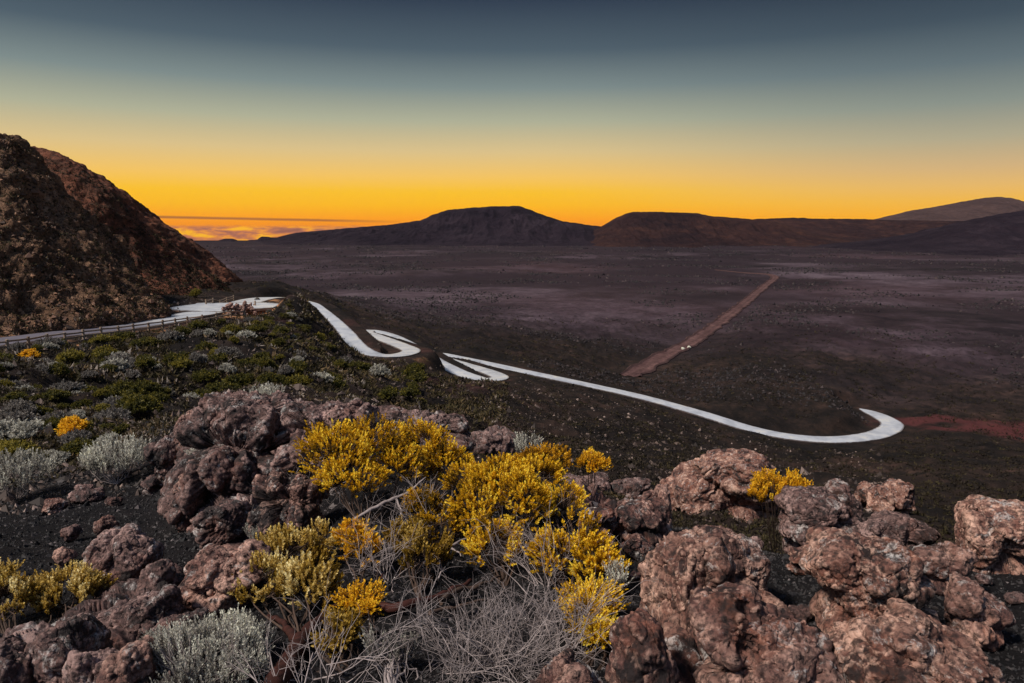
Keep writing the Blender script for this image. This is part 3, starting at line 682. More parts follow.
def bedrock(label, cols, seed, mat, lift=.06, nu=330, nv=240, amp=1.):
    C = []
    for front, back in cols:
        a = ground_pt(*front); b = ground_pt(*back) if len(back) == 2 else GY(back[0], back[2]); m = a*.5+b*.5; m[2] = max(m[2], smooth_h(m[0], m[1])[0])+lift
        C.append([a-[0, .0, .30], a+[0, .03, lift*.5], a*.7+b*.3+[0, 0, lift*1.6], m+[0, 0, lift*.8], b+[0, 0, lift*.7], b+[0, .25, -.5]])
    A = loft(C, nu, nv); n = grid_normals(A); n = np.where(n[..., 2:3] < 0, -n, n); P = A.reshape(-1, 3); o_ = seed*7.3
    wp = np.stack([pnoise(P*1.3+o_, 61), pnoise(P*1.3+o_, 62), pnoise(P*1.3+o_, 63)], 1)
    f1, k1 = facets(P/.62+wp*.4+o_, seed); f2, k2 = facets(P/.24+wp*.5+o_, seed+1); f3, k3 = facets(P/.09+o_, seed+2)
    d = (.11*f1-.12*k1**2+.10*ridged(P/.7+wp*.4+o_, 4, seed+3, .5)-.08+.05*f2-.04*k2**2+.016*f3-.01*k3**2)*amp
    ev = np.minimum(np.linspace(0, 1, nu)[:, None], 1-np.linspace(0, 1, nu)[:, None]); ev = sstep(0, .12, ev+0*A[..., 0])
    A = A+n*d.reshape(A.shape[:2]+(1,)); A[..., 2] -= (1-ev)*.22
    c = A[nu//2, nv//2].copy(); A = A-c; nu_, nv_ = A.shape[:2]
    i = np.arange(nu_-1)[:, None]*nv_; j = np.arange(nv_-1)[None]; F = np.stack([i+j, i+nv_+j, i+nv_+j+1, i+j+1], -1).reshape(-1, 4)
    o = mesh_np('bedrock', A.reshape(-1, 3), F, mat, True); o.location = c; tag(o, label, 'bedrock'); return o
BED = [('cracked mauve brown bedrock sheet forming the ridge left of the golden shrubs', [((158, 492), (160, 0, 10.6)), ((182, 520), (180, 0, 10.8)), ((210, 540), (205, 0, 10.8)), ((245, 545), (240, 0, 10.4)), ((285, 520), (285, 0, 10.)), ((325, 490), (330, 0, 9.4)), ((365, 462), (370, 0, 9.0))], 5, M_ROCKD, .08),
       ('rough slabby bedrock along the bottom left edge under the tilted boulders', [((-40, 740), (-30, 640)), ((20, 740), (20, 634)), ((70, 735), (70, 622)), ((115, 730), (110, 604)), ((155, 725), (150, 590)), ((200, 715), (195, 592)), ((235, 700), (230, 598))], 6, M_ROCKD, .03),
       ('reddish bedrock between the golden shrubs and the back of the gravel hollow', [((585, 545), (560, 0, 5.8)), ((605, 552), (592, 0, 5.7)), ((628, 556), (625, 0, 5.5)), ((652, 556), (655, 0, 5.2))], 7, M_ROCK, .03),
       ('reddish bedrock at the bottom under the huge rounded boulder and pitted boulder', [((650, 745), (650, 640)), ((690, 745), (690, 625)), ((740, 745), (740, 615)), ((770, 745), (760, 650))], 8, M_ROCKP, .02)]
for b_ in BED: bedrock(*b_)
# left foreground
boulder('hump backed brown boulder rising out of the dark gravel slope', 86, 528, 162, 596, M_ROCKD, [(-.35, .05, .55, .7, 0, .8), (.35, .2, .6, .75, .1, .8), (0, -.3, .8, .5, 0, .8)], base=594)
boulder('pair of small tan stones fused on top of the gravel slope', 92, 516, 124, 548, M_ROCK, [(-.2, .35, .6, .5, .2, .7), (.3, -.2, .55, .6, 0, .7)], base=550)
boulder('dark angular boulder wedged beside the flat topped red one', 138, 556, 186, 604, M_ROCKD, base=606)
boulder('flat topped red brown boulder left of the cream yellow shrub', 178, 542, 268, 616, M_ROCK, [(-.2, .3, .75, .6, .1, .9), (.4, .2, .6, .6, 0, .8), (0, -.3, .85, .6, 0, .8)], base=616)
boulder('long slanting slab in front of the hump backed boulder', 96, 584, 186, 650, M_ROCKD, [(-.45, -.3, .5, .55, 0, .7), (.1, 0, .6, .55, 0, .8), (.6, .4, .42, .5, .1, .7)], base=652)
boulder('second slanting slab, right of the long one and above the silver bush', 148, 606, 214, 656, M_ROCKD, [(-.4, -.2, .5, .6, 0, .7), (.35, .2, .55, .6, 0, .8)], base=658)
boulder('rounded boulder with a white lichen patch at the lower left', 28, 614, 106, 704, M_ROCKD, [(.1, .35, .75, .55, 0, .8), (-.3, -.1, .62, .7, 0, .8), (.3, -.2, .6, .7, 0, .8)], base=700)
boulder('boulder at the bottom edge between the lichen spotted one and the next slab', 66, 640, 128, 720, M_ROCKD, base=712)
boulder('steep ribbed slab at the bottom edge left of the silver bush', 100, 630, 162, 716, M_ROCK, [(.25, .3, .6, .6, 0, .8), (-.25, -.2, .7, .7, 0, .8)], base=712)
boulder('dark boulder in the bottom left corner', -30, 628, 38, 720, M_ROCKD, base=712)
for lb, b_ in [('tan stone low on the left of the dark gravel slope', (53, 546, 74, 566)), ('pale egg shaped stone in the middle of the dark gravel slope', (60, 523, 80, 539)),
               ('small reddish stone at the top of the dark gravel slope near the silver bush', (106, 495, 124, 508)), ('flat reddish stone on the upper left gravel slope', (40, 498, 68, 512)),
               ('brown stone at the top of the gravel slope under the grey bush', (70, 484, 104, 502)), ('brown chip at the ridge foot beside the gravel slope', (140, 476, 162, 492)),
               ('small dark stone on the gravel near the right edge', (1006, 590, 1026, 606)), ('small stone at the foot of the salmon pink boulder', (972, 572, 992, 586)),
               ('brown stone on the gravel below the ridged skyline boulder', (742, 536, 764, 552)), ('tiny red stone in the gravel hollow beside the huge rounded boulder', (628, 570, 644, 582))]:
    boulder(lb, *b_, M_ROCK if 'red' in lb or 'tan' in lb else M_ROCKD, base=b_[3]+1, name='stone', cat='stone')

# rubble wall by the lay-by, and two pale rocks by the dirt track
def rubble(name, label, cat, pts, n, h, w, size, mat, seed):
    r_ = np.random.default_rng(seed); mb = MB(); V0, F0 = ico(2); P = catmull(pts, .5)
    for k in range(n):
        q = P[r_.integers(len(P))]; s = size*r_.uniform(.5, 1.2)
        v = V0*(1+.25*r_.normal(size=(len(V0), 1)))*s*r_.uniform(.6, 1.2, 3)
        mb.add(v+q+[r_.normal()*w, r_.normal()*w, r_.uniform(-.1, h)], F0, r_.uniform())
    o = mb.build(name, mat, smooth=False); tag(o, label, cat, kind='stuff'); return o
rubble('stone_heap', 'heap of light brown rubble beside the road bend at the end of the fence', 'rubble heap', [ground_pt(228, 314), ground_pt(240, 315), ground_pt(254, 315.5), ground_pt(262, 316)], 230, 1.5, .9, .42, M_ROCK, 3)
for k, (px, py) in enumerate([(683, 349.5), (689, 348)]):
    c = PZ(px, py, -45); V, F = rock_shape([(0, 0, 0, .8, .7, .6)], 4, 900+k, 1.)
    o = mesh_np('pale_rock', V, F, M_SILV, True, {'tint': np.full(len(V), .95)}); o.location = c+[0, 0, .3]
    tag(o, ['pale whitish rock at the edge of the dirt track, left of a pair', 'pale whitish rock at the edge of the dirt track, right of a pair'][k], 'rock')

# ------------------------------------------------------------------ fence along the road
def fence(label, pix, zoff, postw=.24, ph=1.05):
    pts = [ground_pt(px, py) for px, py in pix]
    pts = [np.array([p[0], p[1], height(p[0], p[1])[0]]) for p in pts]
    root = empty('roadside_fence', pts[0]); tag(root, label, 'fence'); o0 = pts[0]
    for k, p in enumerate(pts):
        mb = MB(); l = rng.normal(0, .03, 2); q = p-o0
        mb.tube([q+[0, 0, -.3], q+[l[0]*.5, l[1]*.5, ph*.5], q+[l[0], l[1], ph+rng.uniform(-.05, .08)]], [postw*.62, postw*.58, postw*.52], 7, rng.uniform(0, .5))
        mb.build('post', M_WOOD, root, smooth=False)
    for k in range(len(pts)-1):
        if np.linalg.norm(pts[k+1]-pts[k]) > 9: continue
        for hgt in ((.86,) if rng.uniform() < .12 else (.86, .42)):
            a = pts[k]-o0+[0, 0, hgt+rng.normal()*.03]; b = pts[k+1]-o0+[0, 0, hgt+rng.normal()*.03]; d = (b-a)/np.linalg.norm(b-a)
            mb = MB(); mb.tube([a-d*.12, (a+b)/2+[0, 0, -.02], b+d*.12], [.10, .09, .095], 6, rng.uniform(.2, .9))
            mb.build('rail', M_WOOD, root, smooth=False)
    return root
fence('weathered wooden post and rail fence along the outer edge of the road', [(-24, 354), (8, 350.5), (29, 348.5), (48, 346), (66, 343.5), (84, 341), (102, 338.5), (119, 336), (134, 333.8), (149, 331.5), (163, 329.5), (176, 327.2), (188, 325.5), (203, 323.4), (217, 321), (231, 318.8), (245, 317.2), (256, 316)], 0)
fence('low far fence at the foot of the red scree slope', [(206, 302.5), (213, 302), (220, 301.4), (227, 301), (234, 300.6)], 0)

# ------------------------------------------------------------------ shrubs
def unit(v): return v/(np.linalg.norm(v, axis=-1, keepdims=True)+1e-9)
def leaves(mb, P, Dv, n, leafL, leafW, length, tint, r_, flat=.35, spread=.7):
    """n small leaves spiralled up each sprig. P sprig bases, Dv directions"""
    m = len(P); t = np.linspace(0, 1, n)[None]; ang = np.arange(n)[None]*2.399+r_.uniform(0, 6.28, (m, 1))
    ref = np.where(np.abs(Dv[:, 2:3]) < .9, [[0, 0, 1.]], [[1., 0, 0]]); U = unit(np.cross(Dv, ref)); W = np.cross(Dv, U)
    ln = length*r_.uniform(.6, 1.25, (m, 1))
    base = P[:, None]+Dv[:, None]*(t*ln)[..., None]
    out = U[:, None]*np.cos(ang)[..., None]+W[:, None]*np.sin(ang)[..., None]
    sp = spread*(1-.55*t)[..., None]
    ld = unit(out*sp+Dv[:, None]*(1-sp*.5)+r_.normal(0, .15, (m, n, 3)))
    L = (leafL*r_.uniform(.6, 1.3, (m, n, 1))); side = unit(np.cross(ld, out+r_.normal(0, .2, (m, n, 3))))*leafW*r_.uniform(.7, 1.3, (m, n, 1))
    a = base; b = base+ld*L*.5+side; c = base+ld*L; d = base+ld*L*.5-side
    V = np.stack([a, b, c, d], 2).reshape(-1, 3); k = np.arange(m*n)*4; F = np.stack([k, k+1, k+2, k+3], 1)
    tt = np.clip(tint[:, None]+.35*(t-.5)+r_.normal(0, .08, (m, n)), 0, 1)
    mb.add(V, F, np.repeat(tt.ravel(), 4))
def shrub(name, label, cat, blobs, root, tips, mat, stem=M_STEM, leafL=.016, leafW=.0052, n=15, length=.052, seed=1, tint=(.15, 1.), group=None, up=.42, nodes=14, twr=.0020, link_twigs=.5, brr=.006, loc=None, shell=.55, sparse=0.):
    """blobs: (centre, radii) in world metres; root: world point"""
    r_ = np.random.default_rng(seed); root = np.asarray(root, float); tips = int(tips*1.55)
    B = np.array([b[0] for b in blobs]); Q = np.array([b[1] for b in blobs]); w = Q[:, 0]*Q[:, 2]; w = w/w.sum()
    k = r_.choice(len(B), tips, p=w); u = unit(r_.normal(size=(tips, 3))); u[:, 2] = np.where(u[:, 2] < -.25, -u[:, 2]*.6, u[:, 2]); u = unit(u)
    rad = shell+(1-shell)*r_.uniform(0, 1, tips)**.6
    P = B[k]+u*Q[k]*rad[:, None]
    nn = pnoise(P/.09, seed); P = P+u*(nn*.05)[:, None]
    keep = pnoise(P/.12+9, seed+3) > -.13+sparse; P, u, rad, k = P[keep], u[keep], rad[keep], k[keep]; m = len(P)
    Dv = unit(u*(1-up)+np.array([0, 0, up])+r_.normal(0, .18, (m, 3)))
    clump = pnoise(P/.11+3, seed+5)*1.0+.45
    tn = np.clip(tint[0]+(tint[1]-tint[0])*(.68*clump+.32*r_.uniform(0, 1, m)), 0, 1)
    thing = empty(name, root); tag(thing, label, cat, group)
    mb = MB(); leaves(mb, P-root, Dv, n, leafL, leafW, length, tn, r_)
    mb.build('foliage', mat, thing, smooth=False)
    sb = MB()
    nk = max(nodes, len(B)*2); kk = r_.integers(len(B), size=nk); NP = B[kk]+unit(r_.normal(size=(nk, 3)))*Q[kk]*.45-[0, 0, .02]
    for q in NP:
        v = q-root; mid = root+v*.5+[r_.normal()*.04, r_.normal()*.04, -abs(v[2])*.12+r_.normal()*.02]
        pts = catmull([root, mid, q], np.linalg.norm(v)/6)-root
        pts[1:-1] += r_.normal(0, .008, (len(pts)-2, 3))
        sb.tube(pts, np.linspace(brr, brr*.4, len(pts)), 5, r_.uniform(0, .5))
    sel = np.where(r_.uniform(size=m) < link_twigs)[0]
    for q in sel:
        d = ((NP-P[q])**2).sum(1); a = NP[d.argmin()]; e = P[q]+Dv[q]*length*.8; mid = (a+e)/2-Dv[q]*.03+r_.normal(0, .012, 3)
        sb.tube(np.array([a, mid, P[q], e])-root, [twr*1.8, twr*1.3, twr, twr*.5], 3, r_.uniform(0, .7))
    sb.build('stems', stem, thing)
    return thing
def blob(px, py, Y, rx, ry, rd=None):
    Y = min(Y, ground_pt(px, py+ry*.75)[1])
    s = Y/FPX*1.03; return (PY(px, py, Y), np.array([rx*s, (rd or rx)*s*.85, ry*s]))
def gr(px, py): return ground_pt(px, py)

shrub('golden_shrub', 'large golden yellow shrub at the upper left of the central clump', 'shrub',
      [blob(338, 462, 4.5, 34, 34), blob(372, 448, 4.7, 36, 26), blob(352, 484, 4.3, 34, 22), blob(322, 446, 4.7, 22, 20), blob(398, 470, 4.6, 26, 24)], gr(365, 530), 1500, M_GOLD, seed=1, tint=(.15, .95))
shrub('golden_shrub', 'golden shrub at the top centre of the clump, just right of the largest one', 'shrub',
      [blob(424, 446, 4.9, 24, 22), blob(444, 466, 4.8, 22, 24), blob(420, 478, 4.7, 18, 18)], gr(440, 520), 620, M_GOLD, seed=2, tint=(.2, 1.))
shrub('golden_shrub', 'bright yellow shrub in the middle of the clump above the pale dead branches', 'shrub',
      [blob(500, 486, 4.1, 34, 26), blob(482, 515, 3.8, 32, 34), blob(520, 510, 3.9, 30, 36), blob(492, 552, 3.6, 26, 30), blob(470, 488, 4.2, 24, 20)], gr(505, 590), 1500, M_GOLD, seed=3, tint=(.15, 1.))
shrub('golden_shrub', 'golden shrub at the right end of the clump beside the pale topped boulder', 'shrub',
      [blob(560, 508, 4.1, 20, 24), blob(575, 548, 3.8, 32, 30), blob(595, 572, 3.6, 24, 24), blob(556, 560, 3.7, 24, 26), blob(540, 480, 4.4, 22, 18)], gr(570, 610), 1150, M_GOLD, seed=4, tint=(.25, 1.))
shrub('golden_shrub', 'lowest golden shrub, hanging over the pitted boulder at the bottom centre', 'shrub',
      [blob(590, 610, 3.05, 26, 20), blob(578, 628, 2.95, 22, 24), blob(600, 640, 2.9, 15, 20)], gr(585, 680), 480, M_GOLD, seed=5, tint=(.35, 1.), leafL=.013, leafW=.0035, length=.055)
shrub('golden_shrub', 'small dull golden shrub in the gap between the middle and upper left ones', 'shrub',
      [blob(440, 530, 4.0, 26, 20), blob(424, 510, 4.2, 18, 18)], gr(440, 565), 380, M_GOLD, seed=6, tint=(.0, .6))
shrub('orange_shrub', 'thin orange sprigs growing above the dark twisted trunk', 'shrub',
      [blob(362, 556, 3.4, 18, 22), blob(352, 540, 3.5, 12, 18)], gr(362, 610), 240, M_ORNG, seed=7, tint=(.3, 1.), nodes=6)
shrub('orange_shrub', 'little orange twig cluster right at the bend of the dark trunk', 'shrub',
      [blob(357, 604, 2.9, 18, 12), blob(372, 612, 2.85, 8, 10)], gr(360, 640), 120, M_ORNG, seed=8, tint=(.4, 1.), nodes=5, leafL=.012, leafW=.0035, length=.05)
shrub('cream_yellow_shrub', 'cream yellow shrub with pale leaf tips left of the dark trunk', 'shrub',
      [blob(290, 562, 3.4, 40, 26), blob(262, 588, 3.2, 28, 24), blob(308, 590, 3.15, 30, 26), blob(320, 548, 3.6, 20, 18)], gr(300, 645), 1050, M_CREAM, seed=9, leafL=.015, leafW=.0055, n=18, length=.06, tint=(.2, 1.), up=.7)
shrub('cream_yellow_shrub', 'pale yellow shrub at the left edge of the photo, second from the corner boulder', 'shrub',
      [blob(68, 594, 3.6, 34, 18), blob(50, 604, 3.5, 22, 18), blob(92, 590, 3.65, 16, 14)], gr(66, 630), 560, M_CREAM, seed=10, leafL=.013, leafW=.005, n=16, length=.05, tint=(.15, .9), up=.65)
shrub('cream_yellow_shrub', 'pale yellow shrub cut by the left edge of the photo', 'shrub',
      [blob(8, 602, 3.4, 28, 26), blob(-14, 590, 3.5, 26, 26)], gr(6, 650), 520, M_CREAM, seed=11, leafL=.013, leafW=.005, n=16, length=.05, tint=(.15, .95), up=.65)
shrub('orange_bush', 'rounded dark orange bush on the crest behind the golden shrubs', 'bush', [blob(545, 464, 5.6, 28, 15), blob(532, 470, 5.5, 20, 14)], gr(545, 484), 520, M_ORNG, seed=12, tint=(.0, .75), leafL=.018, n=14)
shrub('orange_bush', 'small bright orange bush on the crest, nearest the valley road', 'bush', [blob(592, 466, 5.6, 15, 8)], gr(592, 478), 190, M_ORNG, seed=13, tint=(.3, 1.), leafL=.018, n=14)
shrub('golden_bush', 'golden bush growing behind the ridged pink boulder', 'bush', [blob(782, 490, 4.7, 26, 13), blob(768, 496, 4.6, 18, 12)], gr(780, 512), 420, M_ORNG, seed=14, tint=(.3, 1.), leafL=.016, n=14, up=.75)
shrub('orange_bush', 'tiny orange tuft on the bedrock left of the golden shrubs', 'bush', [blob(281, 520, 4.6, 7, 6)], gr(281, 528), 60, M_ORNG, seed=15, tint=(.6, 1.), nodes=3)
shrub('olive_shrub', 'olive green shrub in the middle under the golden clump', 'shrub', [blob(425, 558, 3.6, 24, 22), blob(405, 545, 3.8, 20, 18)], gr(420, 600), 420, M_CREAM, seed=16, tint=(.0, .5), up=.7)
shrub('olive_shrub', 'dark olive tuft hanging under the bend of the dark trunk', 'shrub', [blob(340, 640, 2.8, 24, 16)], gr(340, 672), 260, M_CREAM, seed=17, tint=(.0, .55), leafL=.012, leafW=.0035, length=.05)
shrub('olive_shrub', 'small dark green shrub on the bedrock shelf beside the orange tuft', 'shrub', [blob(298, 508, 4.7, 12, 12)], gr(298, 524), 170, M_GREEN, seed=18, tint=(.1, .9))
# silver shrubs
def silver(label, blobs, root, tips, seed, **kw):
    a = dict(leafL=.011, leafW=.003, n=16, length=.065, tint=(.2, 1.), up=.8, stem=M_TWIG); a.update(kw)
    return shrub('silver_shrub', label, 'shrub', blobs, root, tips, M_SILV, seed=seed, **a)
silver('big silver grey shrub at the bottom edge left of the dark trunk', [blob(208, 668, 2.6, 62, 38), blob(180, 660, 2.7, 36, 26), blob(240, 652, 2.65, 36, 22)], gr(208, 745), 2000, 21, length=.05, leafL=.009, leafW=.0024)
silver('silver grey shrub beside the gravel slope below the bushy hillside', [blob(118, 462, 8.6, 32, 16), blob(98, 468, 8.5, 16, 12)], gr(118, 484), 520, 22, length=.13, leafL=.03, leafW=.007)
silver('silver grey shrub at the left edge above the gravel slope', [blob(18, 478, 8.0, 32, 18)], gr(18, 500), 480, 23, length=.13, leafL=.03, leafW=.007, tint=(.0, .8))
silver('upright silver tuft on the front face of the bedrock ridge', [blob(212, 462, 6.9, 20, 20), blob(224, 450, 6.9, 13, 14)], gr(212, 492), 330, 24, length=.11, leafL=.02, leafW=.005)
silver('silver tuft at the foot of the ridge beside the upright red boulder', [blob(211, 494, 6.2, 13, 14)], gr(211, 514), 200, 25, length=.10, leafL=.02, leafW=.005)
silver('silver tuft on top of the bedrock ridge', [blob(266, 402, 9.6, 18, 9)], gr(266, 414), 220, 26, length=.13, leafL=.028, leafW=.007)
silver('silver tuft on the bedrock shelf above the cream yellow shrub', [blob(265, 536, 4.4, 20, 9)], gr(262, 548), 240, 27, length=.06)
silver('thin silver tuft beside the pitted boulder, right of the lowest golden shrub', [blob(618, 586, 3.6, 8, 14)], gr(616, 604), 60, 28, nodes=4)
silver('grey tuft between the low crest rock and the dark orange bush', [blob(528, 452, 6.2, 12, 9)], gr(528, 464), 120, 29, length=.1, leafL=.02, leafW=.005)
silver('grey green sprigs under the middle of the clump, left of the dead brush', [blob(392, 648, 2.75, 24, 22)], gr(392, 690), 200, 30, tint=(.0, .6), link_twigs=1.)

def dead_brush(label, px, py, Y, spread, hgt, n, seed, r0=.003, mat=M_TWIG, down=0., lean=(0, 0, 0), name='dead_brush', root=None, gen=3):
    """bare twiggy shrub: curved stems forking again and again"""
    r_ = np.random.default_rng(seed); g = np.array(root) if root is not None else ground_pt(px, py); 
    th = empty(name, g); tag(th, label, 'dead shrub'); mb = MB()
    lean = np.array(lean)
    def grow(p, d, L, r, lev):
        k = 5; pts = [p]; bend = r_.normal(0, .22, 3)
        for i_ in range(k):
            d = unit(d+bend*.35+r_.normal(0, .12, 3)+[0, 0, .06 if lev < 2 else -down]); p = p+d*L/k; pts.append(p)
        mb.tube(pts, np.linspace(r, r*.55, k+1), 4 if lev == 0 else 3, r_.uniform(0, .8))
        if lev < gen:
            for c in range(3 if lev < 2 else 2):
                a = pts[r_.integers(2, k+1)]; grow(a, unit(d+r_.normal(0, .55, 3)), L*r_.uniform(.5, .8), r*.6, lev+1)
    for q in range(n):
        an = r_.uniform(0, 6.28); el = r_.uniform(.15, 1.3)
        d = np.array([math.cos(an)*math.cos(el)*spread, math.sin(an)*math.cos(el)*spread, math.sin(el)*hgt])+lean
        grow(np.array([r_.normal()*.04, r_.normal()*.04, -.02]), unit(d), .42*np.linalg.norm(d)*r_.uniform(.6, 1.1), r0, 0)
    mb.build('twigs', mat, th); return th
dead_brush('wide tangle of dead grey brush at the bottom centre under the golden shrubs', 505, 668, 2.6, .75, .55, 30, 41, .0026)
dead_brush('dead grey brush with curling twigs at the bottom, left part of the tangle', 455, 676, 2.6, .6, .5, 20, 42, .0026)
dead_brush('dead grey brush at the bottom, right part of the tangle beside the pitted boulder', 552, 660, 2.7, .62, .5, 20, 43, .0026)
dead_brush('bare grey twigs in the middle of the clump above the dark trunk', 390, 580, 3.3, .55, .55, 14, 44, .0026)
dead_brush('bare grey twigs between the upper left and middle golden shrubs', 425, 530, 4.0, .55, .6, 14, 45, .004)
dead_brush('bare grey twigs showing behind the upper left golden shrub', 410, 455, 5.5, .7, .8, 14, 46, .005)
dead_brush('fine grey twigs left of the upper left golden shrub', 306, 510, 4.8, .75, .7, 14, 47, .004)
dead_brush('fine grey twigs among the right end of the golden clump', 545, 590, 3.6, .7, .6, 14, 48, .0026)
dead_brush('tall thin bare twigs on the crest behind the middle golden shrubs', 478, 468, 6., .35, 1., 7, 49, .005, gen=2)
dead_brush('grey twigs on the crest right of the tall thin ones', 520, 472, 6., .8, .6, 9, 50, .005)
dead_brush('low grey twigs spreading below the big silver shrub and trunk', 300, 700, 2.5, .7, .35, 14, 51, .003)

# pale dead limbs and the dark twisted trunk
def limb(name, label, paths, mat, cat='branch', parts='limb'):
    P0 = paths[0][0]; root = PY(P0[0], P0[1], min(P0[2], ground_pt(P0[0], P0[1])[1])); th = empty(name, root); tag(th, label, cat)
    for k, pth in enumerate(paths):
        pts = catmull([PY(p[0], p[1], min(p[2], ground_pt(p[0], p[1]+6)[1]*.985)) for p in pth], .02); rr_ = np.interp(np.linspace(0, 1, len(pts)), np.linspace(0, 1, len(pth)), [p[3] for p in pth])
        pts = pts+.006*np.stack([pnoise(pts*18, 1), pnoise(pts*18, 2), pnoise(pts*18, 3)], 1)*2
        rr_ = rr_*(1+.25*pnoise(pts*25, 7))
        mb = MB(); mb.tube(pts-root, rr_, 9, .3+.3*(k % 2)); mb.build('trunk' if k == 0 and parts == 'trunk' else 'branch', mat, th)
    return th
limb('twisted_trunk', 'dark red brown twisted trunk bending over the ground at the bottom left of the clump',
     [[(262, 705, 2.5, .040), (285, 668, 2.6, .036), (306, 636, 2.75, .032), (330, 612, 2.9, .028), (350, 600, 3.0, .023), (368, 592, 3.1, .017)],
      [(345, 603, 2.98, .020), (400, 606, 3.1, .018), (440, 596, 3.3, .015), (470, 580, 3.5, .010)],
      [(300, 644, 2.72, .02), (280, 622, 2.9, .013), (268, 615, 3.0, .008)],
      [(368, 592, 3.1, .012), (380, 582, 3.2, .006), (384, 574, 3.25, .003)]], M_BARK, 'trunk', 'trunk')
limb('pale_dead_branch', 'forked pale grey dead branch beside the dark trunk in the middle', 
     [[(424, 566, 3.5, .012), (440, 552, 3.6, .014), (458, 543, 3.7, .010), (470, 537, 3.8, .004)], [(436, 556, 3.55, .008), (441, 568, 3.45, .006), (438, 578, 3.4, .003)], [(450, 548, 3.6, .006), (462, 556, 3.6, .003)]], M_TWIG)
limb('pale_dead_branch', 'long pale bare branch crossing the centre of the golden clump',
     [[(352, 520, 4.0, .006), (374, 507, 4.1, .011), (396, 498, 4.2, .010), (414, 488, 4.3, .008), (426, 478, 4.4, .004)], [(396, 498, 4.2, .007), (402, 516, 4.1, .005), (398, 530, 4.0, .003)], [(410, 490, 4.3, .006), (418, 508, 4.2, .004), (428, 516, 4.1, .002)]], M_TWIG)
limb('pale_dead_branch', 'short pale broken branch at the left side of the golden clump', [[(290, 478, 4.8, .004), (304, 484, 4.7, .008), (320, 490, 4.6, .010)], [(304, 484, 4.7, .005), (300, 476, 4.75, .002)]], M_TWIG)
limb('dark_dead_branch', 'dark bare branches lying below the middle golden shrub',
     [[(440, 600, 3.2, .016), (458, 590, 3.3, .013), (480, 586, 3.35, .009), (500, 576, 3.4, .005)], [(430, 612, 3.1, .01), (460, 606, 3.2, .008), (486, 600, 3.25, .004)]], M_STEM)

# ------------------------------------------------------------------ hillside bushes: a few kinds, copied
def bush_proto(kind, seed):
    r_ = np.random.default_rng(seed); tips = 330
    B = np.array([[0, 0, .34], [.28, .1, .26], [-.26, -.08, .28], [.05, -.25, .22]]); B[1:] += r_.normal(0, .06, (3, 3)); Q = np.array([[.36, .36, .34], [.28, .26, .26], [.28, .28, .27], [.26, .24, .22]])
    k = r_.integers(4, size=tips); u = unit(r_.normal(size=(tips, 3))); u[:, 2] = np.abs(u[:, 2])*1.1-.15; u = unit(u)
    P = B[k]+u*Q[k]*r_.uniform(.55, 1.05, (tips, 1)); P += u*(pnoise(P/.2, seed)*.10)[:, None]
    Dv = unit(u+[0, 0, .8]+r_.normal(0, .25, (tips, 3)))
    lo, hi, mat = {'olive': (.1, .8, M_GREEN), 'yellow': (.45, 1., M_GREEN), 'grey': (.1, .85, M_GRYB), 'white': (.0, .75, M_SILV), 'orange': (.2, .95, M_ORNG)}[kind]
    tn = lo+(hi-lo)*np.clip(.5*(pnoise(P/.22, seed+1)+.5)+.35*r_.uniform(size=tips)+.15, 0, 1)
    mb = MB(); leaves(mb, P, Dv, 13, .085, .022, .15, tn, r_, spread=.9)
    name = {'olive': 'olive_bush', 'yellow': 'yellow_green_bush', 'grey': 'grey_bush', 'white': 'silver_bush', 'orange': 'orange_hillside_bush'}[kind]
    f = mb.build(name, mat, None, smooth=False, link=False)
    sb = MB()
    for q in range(9):
        e = P[r_.integers(tips)]*.85; sb.tube([[0, 0, -.15], e*.5+[0, 0, -.03], e], [.03, .02, .008], 4, .2)
    V0 = sb
    s = sb.build('stems', M_STEM, None, link=False)
    return name, f, s
protos = {(k, v): bush_proto(k, 100+10*i_+v) for i_, k in enumerate(('olive', 'yellow', 'grey', 'white', 'orange')) for v in (0, 1)}
def place_bush(px, py, kind, s, label, group, Y=None):
    name, f, st = protos[(kind, random.randrange(2))]
    g = ground_pt(px, py) if Y is None else Y
    z = height(g[0], g[1])[0]
    th = empty(name, (g[0], g[1], z-.04*s), random.uniform(0, 6.28)); th.scale = (s*random.uniform(.9, 1.25), s*random.uniform(.9, 1.25), s*random.uniform(.8, 1.1))
    a = f.copy(); a.name = 'foliage'; COL.objects.link(a); a.parent = th
    b = st.copy(); b.name = 'stems'; COL.objects.link(b); b.parent = th
    tag(th, label, 'bush', group); return th
desc = {'olive': ['dark olive green bush', 'rounded deep green bush'], 'yellow': ['yellow green topped bush', 'lime tinged bush'], 'grey': ['dull grey twiggy bush', 'brownish grey bush'], 'white': ['silvery white bush', 'pale frosted looking bush'], 'orange': ['orange bush', 'rust orange bush']}
cands = []; tries = 0
pr = random.Random(5)
def slope_top(px): return np.interp(px, [0, 60, 120, 200, 260, 285, 310, 340, 380, 440], [356, 350, 341, 330, 321, 306, 316, 348, 368, 378])
def slope_bot(px): return np.interp(px, [0, 60, 120, 160, 180, 210, 300, 360, 400, 440], [470, 470, 445, 425, 405, 392, 398, 402, 408, 412])
while len(cands) < 290 and tries < 9000:
    tries += 1; px = pr.uniform(-10, 440); py = pr.uniform(306, 470)
    if not (slope_top(px) < py < slope_bot(px)): continue
    if px > 300 and pr.random() < .55: continue
    r0 = np.interp(py, [310, 350, 400, 470], [3.6, 6, 9, 13])
    if any((px-c[0])**2+((py-c[1])*1.5)**2 < (r0*.74)**2 for c in cands): continue
    cands.append((px, py, r0))
